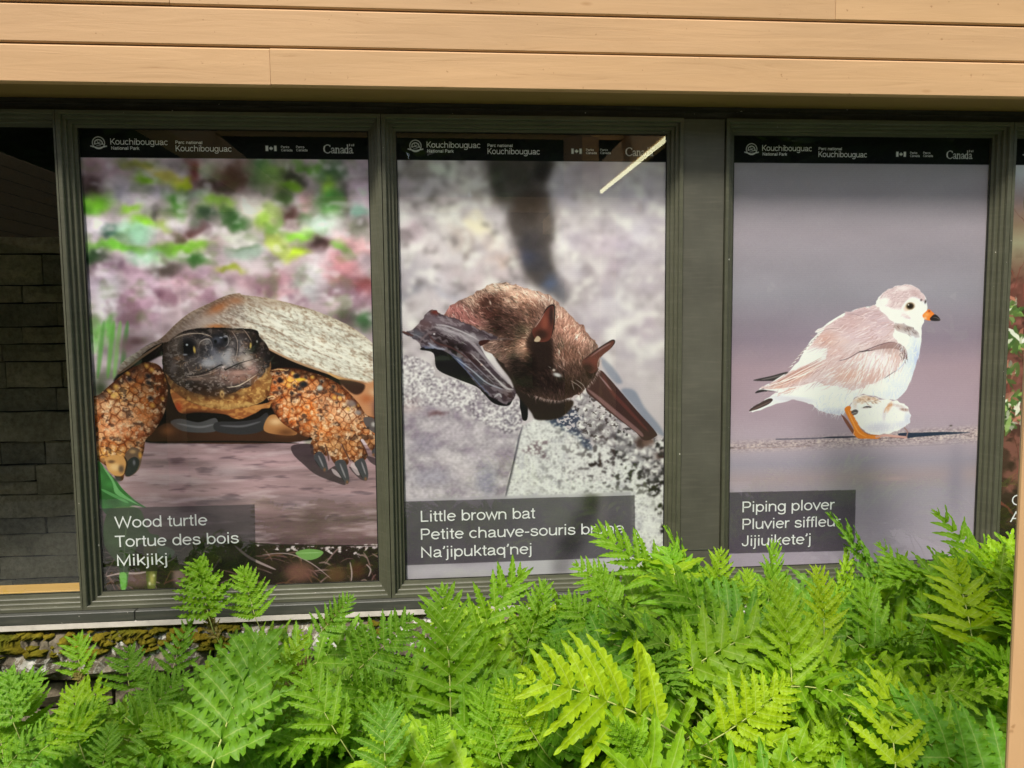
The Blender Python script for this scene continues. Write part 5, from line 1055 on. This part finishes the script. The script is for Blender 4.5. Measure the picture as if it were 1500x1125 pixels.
def header_art(s, shift):
    """park emblem, flag symbol and serif wordmark printed in the black band (metres from the top left corner)"""
    k = s.W/ (s.wm); P = lambda L:[((x+shift)*k,y*k) for x,y in L]
    def st(L,w,taper=False,c=(232,234,236),a=1): s.stroke(P(L),w*k,c,a,raw=True,taper=taper,sm=len(L)>2)
    cx_,cy_ = .0565,.0425
    ring = [(cx_+.0185*math.cos(t),cy_+.0185*math.sin(t)) for t in np.linspace(0,2*math.pi,25)]
    st(ring,.0032)
    st([(cx_-.024,cy_+.010),(cx_-.012,cy_+.013),(cx_,cy_+.016),(cx_+.012,cy_+.013),(cx_+.024,cy_+.010)],.0042)
    st([(cx_-.012,cy_+.004),(cx_-.010,cy_-.006),(cx_,cy_-.010),(cx_+.009,cy_-.006),(cx_+.012,cy_+.002)],.0036)
    st([(cx_-.011,cy_+.004),(cx_-.002,cy_+.0015),(cx_+.005,cy_+.004),(cx_+.012,cy_+.004)],.0030); st([(cx_-.004,cy_-.006),(cx_-.001,cy_-.001),(cx_+.006,cy_-.003)],.0022); st([(cx_-.006,cy_+.009),(cx_+.006,cy_+.009)],.0024); st([(cx_+.012,cy_+.002),(cx_+.016,cy_+.006)],.0022)
    # flag: two bars and a maple leaf
    fx,fy,fw,fh = .574,.0465,.036,.018
    for a,b in ((0,.009),(.027,.036)): s.put(s.polyraw(P([(fx+a,fy),(fx+b,fy),(fx+b,fy+fh),(fx+a,fy+fh)])),(232,234,236))
    L = [(0,-.0075),(.0015,-.0045),(.0032,-.0055),(.0028,-.0015),(.0050,-.0040),(.0056,-.0025),(.0074,-.0028),(.0062,0),(.0074,.0010),(.0036,.0036),(.0040,.0050),(.0006,.0046),(.0006,.0078)]
    L = L+[(-x,y) for x,y in L[::-1]]; s.put(s.polyraw(P([(fx+fw/2+x*.95,fy+fh/2+y) for x,y in L])),(232,234,236))
    # Canada wordmark, heavy serif
    X,B_,C,xh = .757,.0680,.0262,.0165
    n = 10; c0 = X+.0125
    st([(c0+.0095,B_-C+.0055),(c0+.006,B_-C+.0012),(c0,B_-C+.0002),(c0-.0075,B_-C+.0045),(c0-.0105,B_-C/2),(c0-.0075,B_-.0045),(c0,B_-.0002),(c0+.006,B_-.0012),(c0+.0100,B_-.005)],.0030,False)
    st([(c0-.0085,B_-C+.006),(c0-.0100,B_-C/2),(c0-.0085,B_-.006)],.0050); st([(c0+.0098,B_-C+.0005),(c0+.0098,B_-C+.0065)],.0018)
    def a_(x): st([(x+.0015,B_-xh+.004),(x+.004,B_-xh+.0006),(x+.0075,B_-xh+.0006),(x+.0098,B_-xh+.004),(x+.0098,B_-.0035),(x+.0115,B_-.0005),(x+.0135,B_-.0015)],.0030); st([(x+.0098,B_-xh+.0075),(x+.0045,B_-.0075),(x+.0015,B_-.0040),(x+.003,B_-.0005),(x+.0065,B_-.0008),(x+.0098,B_-.0045)],.0026)
    def n_(x): st([(x+.003,B_-xh),(x+.003,B_)],.0036); st([(x,B_-xh+.0006),(x+.003,B_-xh+.0006)],.0014); st([(x,B_-.0005),(x+.0065,B_-.0005)],.0014); st([(x+.004,B_-xh+.003),(x+.008,B_-xh+.0004),(x+.0115,B_-xh+.003),(x+.0118,B_)],.0030); st([(x+.0118,B_-xh+.003),(x+.0118,B_)],.0036); st([(x+.0085,B_-.0005),(x+.0152,B_-.0005)],.0014)
    def d_(x): st([(x+.0105,B_-C-.001),(x+.0105,B_)],.0036); st([(x+.0075,B_-C-.0004),(x+.0105,B_-C-.0004)],.0014); st([(x+.0105,B_-.0005),(x+.014,B_-.0005)],.0014); st([(x+.0095,B_-xh+.003),(x+.006,B_-xh+.0004),(x+.002,B_-xh+.004),(x+.0012,B_-xh/2),(x+.002,B_-.004),(x+.006,B_-.0004),(x+.0095,B_-.003)],.0030); st([(x+.0014,B_-xh+.005),(x+.0014,B_-.005)],.0040)
    a_(X+.0245); n_(X+.0380); a_(X+.0540); d_(X+.0675); a_(X+.0820)
    fx,fy = X+.0840,B_-C-.0035; s.put(s.polyraw(P([(fx,fy),(fx+.0035,fy),(fx+.0035,fy+.0085),(fx,fy+.0085)])),(232,234,236)); s.put(s.polyraw(P([(fx+.0125,fy),(fx+.016,fy),(fx+.016,fy+.0085),(fx+.0125,fy+.0085)])),(232,234,236)); st([(fx+.008,fy+.001),(fx+.008,fy+.008)],.0035,True); st([(fx+.0055,fy+.0045),(fx+.0105,fy+.0045)],.0025,True)
def _polyraw(s, pts):
    Hm = s.Hm; T = s.T; s.Hm = np.eye(3); s.T = lambda x,y:(x,y); zs = s.zs; s.zs = 0
    m_ = s.poly(pts,0,False); s.Hm,s.T,s.zs = Hm,T,zs; return m_
Art.polyraw = _polyraw
arts = {}
for nm,fn,wm,sh in (('turtle',art_turtle,.905,0),('bat',art_bat,.903,.006),('plover',art_plover,.926,.010),('plants',art_plants,.905,.006)):
    a = fn(); a.wm = wm; header_art(a, sh); a.img = np.clip(a.img,0,1); g_ = a.img.mean(2,keepdims=True); a.img = np.clip(g_+(a.img-g_)*{'turtle':.96,'bat':.88,'plover':.96,'plants':1.}[nm],0,1); tt = ({'bat':1.13,'plover':1.25}.get(nm,1.19)-.17*np.clip(a.yy/a.H*1.6,0,1))[...,None]; bb = (a.yy > a.band)[...,None]; a.img = np.where(bb,np.clip(a.img*tt,0,1),a.img); a.img = a.img+.12*(a.img*a.img*(3-2*a.img)-a.img)*2; arts[nm] = a  # print gain rises towards the top to offset the fascia's shadow
if 'bpy' in globals():
    PG = 1.04
    T_ = lambda px,py,k: 0
    poster('window poster of a wood turtle with orange scaly legs resting on a log', arts['turtle'], *panes[0], [('Wood turtle',.044,1.289,.298,.0385),('Tortue des bois',.043,1.3535,.399,.0385),('Mikjikj',.046,1.4175,.160,.0385)])
    poster('window poster of a little brown bat crouching on pale lichened rock', arts['bat'], *panes[1], [('Little brown bat',.057,1.3005,.393,.0385),('Petite chauve-souris brune',.056,1.363,.706,.0385),('Na\u2019jipuktaq\u2019nej',.056,1.426,.380,.0385)], .006)
    poster('window poster of a piping plover sheltering chicks on sand, grey lilac background', arts['plover'], *panes[2], [('Piping plover',.055,1.3025,.340,.0385),('Pluvier siffleur',.056,1.3645,.363,.0385),('Jijiuikete\u2019j',.054,1.4255,.254,.0385)], .010)
    poster('partly seen window poster of reddish stems and plants at the right edge', arts['plants'], *panes[3], [('G',.056,1.308,.042,.0385),('A',.052,1.370,.044,.0385),('P',.055,1.428,.014,.018)], .006)

# ---------------------------------------------------------------- sensitive ferns
fr = random.Random(21); nrs = np.random.RandomState(3)
def leaflet(L, w, lobes, depth, fold, droop, wave, sweep=.0, seed=0, side=1):
    """one pinna along +X with a lobed wavy margin; rows: edge, mid, rib, mid, edge"""
    r = random.Random(seed); V,F,rib,vein = [],[],[],[]
    n = lobes*3; ph = r.uniform(0,6)
    for i in range(n+1):
        t = i/n; k = i % 3
        env = (min(1,t/.10)**.7)*(1-t**2.4)**.85*(1-.18*t)
        base = w*max(env,.0)
        m_ = {0:1-depth, 1:1-depth*.15, 2:1.0}[k] if 0 < i < n else 1
        m_ *= 1+r.uniform(-.10,.10)
        x = L*t; zc = -droop*L*t*t; cv = sweep*L*t*t*side
        adv = {0:0,1:.012,2:.028}[k]*L*(1 if i < n else 0)*min(1,base/w*1.5)
        wz = wave*w*math.sin(ph+t*lobes*2.2)
        for s_ in (1,-1):
            if s_ == 1:
                row = [(x+adv,cv+base*m_,zc+fold*base+wz*.9),(x+adv*.5,cv+base*m_*.55,zc+fold*base*.6+wz*.3),(x,cv,zc)]
                V += row; rib += [.0,.3,1.]; vein += [0.2+.8*(k==2),(k==2)*1.,1.]
            else:
                m2 = m_*(1+r.uniform(-.06,.06)); V += [(x+adv*.5,cv-base*m2*.55,zc+fold*base*.6-wz*.3),(x+adv,cv-base*m2,zc+fold*base-wz*.9)]; rib += [.3,.0]; vein += [(k==2)*1.,.2+.8*(k==2)]
        if i:
            a = (i-1)*5; b = i*5
            for j in range(4): F.append((a+j,a+j+1,b+j+1,b+j))
    return V,F,rib,vein
def make_frond(seed, pairs, wid, lobes, depth, arch, lw, ang0=64, ang1=30, fold=.25, droop=.18, wave=.16, taper=.62, stipe=.5):
    """unit frond: blade from y=0 to y=1, stipe running back and down"""
    r = random.Random(seed); parts = []
    C = lambda t: Vector((.03*math.sin(t*3+seed)*t, t, arch*(t*.35-t*t)))
    for i in range(pairs):
        t = .02+.90*(i/(pairs-1))**.92
        for s_ in (1,-1):
            l = wid*(1-taper*(i/(pairs-1))**1.25)*(1+r.uniform(-.07,.07))*(.88 if i == 0 else 1)
            if i == pairs-1: l *= .55
            w_ = lw*l**.6*.62*1.22*(1 if i < pairs-2 else .9)
            lb = max(5,int(lobes*1.15*(l/wid)**.8))
            V,F,rb,vn = leaflet(l,w_,lb,depth*.95*(1 if i < pairs-3 else .6),fold*r.uniform(.6,1.3),droop*r.uniform(.3,1.7),wave*r.uniform(.5,1.4),r.uniform(.02,.18),r.randrange(9999),s_)
            a = R(ang0+(ang1-ang0)*(i/(pairs-1))+r.uniform(-5,5)); tilt = r.uniform(-.25,.30)
            p0 = C(t)
            # local x axis of the leaflet points away from the rachis, y axis towards the tip
            X = Vector((s_*math.sin(a),math.cos(a),.12+tilt*.5)).normalized(); Z = Vector((0,0,1)); tw = r.uniform(-.35,.35)
            Y = Z.cross(X).normalized()*s_; Z = X.cross(Y)*s_
            Yt = Y*math.cos(tw)+Z*math.sin(tw); Zt = -Y*math.sin(tw)+Z*math.cos(tw)
            Mx = Matrix((X,Yt,Zt)).transposed()
            W_ = [p0+Mx@Vector(v) for v in V]
            if s_ == -1: F = [f[::-1] for f in F]
            parts.append((W_,F,rb,vn))
    # pointed lobed tip
    V,F,rb,vn = leaflet(.16,.030,5,.45,.1,.2,.1,0,seed,1); p0 = C(.90); d = (C(1)-C(.9)).normalized()
    X = d; Y = Vector((-1,0,0)); Z = X.cross(Y); Mx = Matrix((X,Y,Z)).transposed(); parts.append(([p0+Mx@Vector(v) for v in V],F,rb,vn))
    st = [Vector((0,-stipe,-stipe*.9)),Vector((0,-stipe*.5,-stipe*.32))]+[C(t)+Vector((0,0,-.002)) for t in np.linspace(0,.97,9)]
    sv,sf = tube_vf(st,[.0085,.0080]+[.0075-.0058*t for t in np.linspace(0,1,9)],5)
    return parts,(sv,sf)
def attr(me, rb, vn):
    for nm,vals in (('rib',rb),('vein',vn)):
        a = me.attributes.new(nm,'FLOAT','POINT'); a.data.foreach_set('value',vals)
specs = [dict(seed=1,pairs=8,wid=.56,lobes=9,depth=.36,arch=.30,lw=.155),            # 0 broad, toothed
    dict(seed=2,pairs=9,wid=.50,lobes=10,depth=.42,arch=.22,lw=.135,ang0=58,ang1=26),     # 1 dense
    dict(seed=3,pairs=10,wid=.50,lobes=8,depth=.66,arch=.35,lw=.18,wave=.3),          # 2 frilly lobed
    dict(seed=4,pairs=8,wid=.50,lobes=7,depth=.26,arch=.45,lw=.150,droop=.35),            # 3 wavy arching
    dict(seed=5,pairs=6,wid=.64,lobes=9,depth=.48,arch=.25,lw=.17,ang0=55,ang1=22,taper=.5), # 4 spreading star
    dict(seed=6,pairs=8,wid=.46,lobes=9,depth=.40,arch=.55,lw=.15,ang0=70,ang1=34,wave=.22,droop=.4), # 5 curled
    dict(seed=7,pairs=9,wid=.52,lobes=11,depth=.52,arch=.18,lw=.16,ang0=62,ang1=28),       # 6 comb
    dict(seed=8,pairs=7,wid=.42,lobes=8,depth=.55,arch=.7,lw=.20,ang0=48,ang1=20,wave=.35,droop=.5)]   # 7 young, cupped
variants = []
for k,sp in enumerate(specs):
    parts,(sv,sf) = make_frond(**sp)
    V,F,rb,vn = [],[],[],[]
    lmes = []
    for (v,f,a,b) in parts:
        n = len(V); V += v; F += [tuple(i+n for i in q_) for q_ in f]; rb += a; vn += b
        me = mesh('leaflet',v,f,M['leaf'],True); attr(me,a,b); lmes.append(me)
    nl = len(F); n = len(V); V += sv; F += [tuple(i+n for i in q_) for q_ in sf]; rb += [1.]*len(sv); vn += [0.]*len(sv)
    me = mesh('frond',V,F,M['leaf'],True); me.materials.append(M['stem']); attr(me,rb,vn)
    mi = [0]*nl+[1]*len(sf); me.polygons.foreach_set('material_index',mi)
    sm = mesh('frond_stem',sv,sf,M['stem'],True)
    variants.append((me,lmes,sm))
plants = []
def plant(x,y,label):
    p_ = empty('fern_plant',(x,y,.02)); tag(p_,label,'fern','ferns in the planting bed'); plants.append(p_); return p_
def place(base,tip,v,colr,roll=0,lean=.5,hero=False,par=None,width=1.0):
    """frond from blade base to tip; its upper face leans towards the viewer's side by 'lean'"""
    base,tip = Vector(base),Vector(tip); Y = (tip-base); L = Y.length; Y.normalize()
    up = Vector((0,-lean,1)); Z = (up-Y*up.dot(Y)).normalized(); X = Y.cross(Z)
    c,s_ = math.cos(roll),math.sin(roll); X2 = X*c+Z*s_; Z2 = -X*s_+Z*c
    Mx = Matrix((X2*L*width,Y*L,Z2*L)).transposed().to_4x4(); Mx.translation = base
    if par is None: par = min(plants,key=lambda q_:(Vector(q_.location).xy-base.xy).length+(.0))
    me,lm,sm = variants[v]
    if hero:
        o = mobj('frond',sm,par)
        for l in lm: c_ = mobj('leaflet',l,o); c_.color = (*colr,1)
    else: o = mobj('frond',me,par)
    o.color = (*colr,1); o.matrix_parent_inverse = Matrix.Identity(4); o.matrix_basis = Matrix.Translation(-Vector(par.location))@Mx
    return o
YG,BG,MG,CG,DG = (.36,.55,.010),(.27,.48,.012),(.19,.40,.014),(.165,.37,.024),(.125,.30,.018)
PL = [(-1.45,-.55,'pale fern at the far left below the plain dark window'),(-1.15,-.35,'small fern standing against the mossy stone ledge at the left'),(-1.0,-.85,'fern in the lower left corner of the bed'),(-.72,-.42,'tall light green fern rising in front of the turtle poster caption'),(-.62,-.95,'large frilly light green fern with a pale rib, front left'),
 (-.35,-.45,'fern under the narrow mullion between turtle and bat windows'),(-.30,-1.0,'dark green fern low in front, left of centre'),(-.02,-.48,'upright dark green fern whose tip reaches the bat window sill'),(.05,-1.05,'low front fern at the bottom centre of the view'),(.25,-.40,'fern below the left half of the bat poster caption'),
 (.52,-.36,'dense dark fern covering the right end of the bat caption'),(.38,-1.12,'big bright yellow green fern spreading in the front centre'),(.72,-.62,'mid green fern in front of the wide metal panel'),(.85,-.34,'fern with upright shoots against the wide metal panel'),(.72,-1.0,'bright fern with long toothed leaflets right of the front centre'),
 (1.02,-.60,'yellow green fern below the piping plover caption'),(1.2,-.36,'fern with dark narrow shoots rising beside the plover caption'),(1.05,-.95,'fern in front with two upright toothed leaflets'),(1.42,-.52,'yellow green arching fern near the right post'),(1.6,-.34,'tall fern in front of the right jamb of the plover window'),
 (1.45,-.85,'shaded fern low beside the right post'),(1.95,-.5,'fern behind the right post'),(-1.9,-.6,'fern left of the view, outside the frame'),(2.4,-.6,'fern right of the post, outside the frame'),(-.1,-1.45,'near fern below the bottom edge of the view'),(-1.75,-1.1,'fern beside the path at the left, outside the frame')]
for p_ in PL: plant(*p_)
def hero(b,t,Yb,Yt,v,c,roll=0,lean=.8,width=1.0,h=True): return place(ray(*b,Yb),ray(*t,Yt),v,c,roll,lean,h,None,width)
H_ = [((968,1062),(782,985),-1.12,-1.16,0,YG,.05,1.5,1.12),
 ((660,1040),(653,856),-.72,-.60,1,MG,0,1.3,1.08),((312,1118),(392,905),-.98,-.70,2,CG,0,1.4,.95),((306,905),(288,816),-.45,-.40,2,MG,0,1.2,1.2),((374,905),(352,830),-.42,-.38,6,MG,.1,1.2,1.2),
 ((1160,1005),(1149,845),-.92,-.80,1,BG,0,1.2,.95),((1207,935),(1205,828),-.72,-.64,1,YG,0,1.2,.95),((1425,945),(1408,812),-.72,-.62,3,YG,.1,1.3,1.25),((1412,1022),(1492,958),-.86,-.86,6,MG,-.2,1.0,1.2),
 ((1312,1122),(1300,985),-1.16,-1.02,4,YG,0,1.2,1.1),((1060,1075),(1166,998),-1.06,-1.04,0,YG,-.1,1.3,1.0),((975,862),(874,768),-.42,-.34,1,MG,.2,1.5,.85),((905,885),(846,822),-.40,-.36,0,MG,.1,1.3,1.1),
 ((1285,862),(1236,752),-.42,-.38,7,DG,.3,.9,.55),((1330,870),(1300,790),-.46,-.40,5,MG,0,1.0,.8),((1440,850),(1390,744),-.40,-.34,3,MG,0,1.2,.9),
 ((120,990),(108,932),-.40,-.36,4,MG,0,1.3,1.2),((190,1010),(182,950),-.55,-.52,4,CG,0,1.6,1.5),((116,1090),(104,1000),-.66,-.58,0,BG,0,1.4,1.0),((212,1125),(232,1040),-.80,-.70,6,CG,0,1.3,1.0),((20,1060),(8,975),-.60,-.52,2,CG,0,1.3,1.0),
 ((520,985),(602,905),-.58,-.56,6,CG,-.2,1.3,1.25),((468,928),(516,874),-.46,-.44,1,CG,-.2,1.3,1.1),((500,1085),(440,985),-.92,-.86,4,MG,0,1.4,1.0),((565,1125),(560,1030),-1.04,-.96,4,DG,0,1.2,1.2),
 ((735,1120),(700,1010),-.98,-.92,6,MG,.1,1.5,.9),((700,930),(760,832),-.46,-.42,4,MG,0,1.1,.9),((770,950),(800,850),-.55,-.48,6,MG,0,1.2,.9),((1040,900),(1062,805),-.50,-.46,1,BG,0,1.1,1.0),((1090,905),(1100,832),-.52,-.46,1,BG,0,1.1,1.0),
 ((1010,870),(990,770),-.38,-.34,7,MG,0,.9,.5),((880,940),(826,870),-.62,-.56,6,MG,0,1.3,1.2),((895,905),(880,835),-.55,-.50,4,MG,0,1.2,1.0),((985,960),(1010,880),-.70,-.64,6,MG,0,1.2,1.0),((1240,1060),(1280,970),-.95,-.90,2,DG,0,1.2,.8),
 ((1120,910),(1141,790),-.50,-.40,1,MG,0,1.2,.55),((1350,1010),(1300,925),-.74,-.70,4,MG,-.2,1.3,1.0),((1290,950),(1262,850),-.62,-.52,4,MG,.1,1.2,.9),((790,1090),(735,1000),-1.1,-1.08,1,BG,.2,1.5,1.0),((870,1000),(800,940),-.85,-.84,6,CG,.1,1.5,1.1),
 ((1180,1120),(1240,1030),-1.05,-.98,5,BG,-.1,1.2,.9),((250,1000),(268,905),-.52,-.45,5,CG,0,1.2,.9),((400,1010),(440,925),-.66,-.60,5,BG,0,1.2,1.0),((10,1125),(60,1060),-.78,-.76,5,CG,0,1.3,1.0),((60,1100),(150,1030),-.66,-.62,1,MG,0,1.4,1.0),((40,1075),(30,990),-.46,-.42,0,MG,0,1.4,1.3),((90,1060),(150,1000),-.48,-.46,4,BG,0,1.4,1.1),((230,1040),(205,975),-.44,-.40,6,CG,0,1.4,1.2),((5,1110),(-10,1030),-.60,-.56,6,MG,0,1.4,1.1),((165,1100),(110,1045),-.62,-.60,1,CG,0,1.4,1.1),((260,1080),(250,1010),-.60,-.56,0,MG,0,1.4,1.0),((300,1125),(215,1050),-.85,-.82,6,MG,0,1.4,1.0),((-20,1040),(60,985),-.52,-.50,6,CG,0,1.4,1.0),((150,1125),(160,1060),-.78,-.74,0,CG,0,1.4,1.1),((200,1060),(270,985),-.60,-.56,1,CG,0,1.4,1.0),((620,1118),(655,1050),-1.0,-.97,1,MG,0,1.4,1.0),
 ((1490,880),(1478,800),-.42,-.38,6,CG,0,1.1,1.0),((1350,930),(1372,850),-.6,-.55,5,CG,0,1.1,.9),((930,1120),(900,1060),-1.22,-1.22,6,MG,.1,1.6,1.2),((1380,1110),(1420,1050),-1.02,-1.0,6,CG,0,1.3,1.1),((1225,900),(1252,800),-.45,-.40,7,BG,0,.8,.6)]
for h_ in H_: hero(*h_)
# fill: canopy height follows the silhouette of the bed
sx = [-2.2,-1.5,-1.25,-1.05,-.86,-.72,-.55,-.35,-.05,.20,.42,.62,.80,1.0,1.2,1.35,1.6,2.0,3.2]
sz = [.48,.49,.49,.50,.55,.76,.72,.67,.73,.77,.90,.93,.87,.82,.85,.87,.94,.94,.87]
canopy = lambda x,y: float(np.interp(x,sx,sz))+.05*math.sin(x*7+y*5)-.10*max(0,-y-.6)*(1 if x > 0 else 0)
cnt = 0
for layer,(n_,dz) in enumerate(((270,-.03),(300,-.13),(230,-.25))):
    for i in range(n_):
        u = fr.random(); x = -2.0+4.6*u if fr.random() < .22 else -1.45+3.3*u
        y = -.30-1.25*fr.random()**.85
        if x > 1.0 and y < -1.25: continue
        if layer == 0 and y < -.92: continue
        zc = canopy(x,y)+dz-fr.uniform(.03,.12)
        if y > -.42: zc -= .03
        L = fr.uniform(.25,.41)*(.9 if layer == 0 else 1); az = fr.uniform(0,2*math.pi); el = fr.uniform(.15,1.0) if layer < 2 else fr.uniform(-.1,.5)
        if y > -.5: az = fr.uniform(-.9,.9)*1.2-math.pi/2*0+fr.choice([0,math.pi]); 
        d = Vector((math.cos(az)*math.cos(el),math.sin(az)*math.cos(el)*.8,math.sin(el)))
        b_ = Vector((x,y,zc-.45*L*math.sin(el))); t_p = b_+d*L
        t_p.z = min(t_p.z, canopy(t_p.x,t_p.y)+.0)
        if t_p.y > -.10: t_p.y = -.12
        if b_.y > -.12: b_.y = -.14
        rt = min(1,max(0,(x+.4)/1.2)); base = [CG,MG,CG,DG][fr.randrange(4)] if fr.random() > rt else [MG,BG,MG,BG,MG,CG][fr.randrange(6)]
        f_ = fr.uniform(.8,1.2); c_ = tuple(min(1,q_*f_*g_) for q_,g_ in zip(base,(fr.uniform(.9,1.15),1,fr.uniform(.8,1.2))))
        place(b_,t_p,fr.randrange(8),c_,fr.uniform(-.4,.4),fr.uniform(.2,1.1),False,None,fr.uniform(.9,1.15)); cnt += 1
# a few withered brown fronds in the left half
for b,t,Y in (((318,935),(300,890),-.44),((420,1010),(450,960),-.58),((475,925),(500,885),-.44),((120,1000),(105,975),-.42)):
    o = hero(b,t,Y,Y+.03,7,(.20,.16,.04),0,1.2,.9,False)
# fallen sticks and dead stems low in the bed
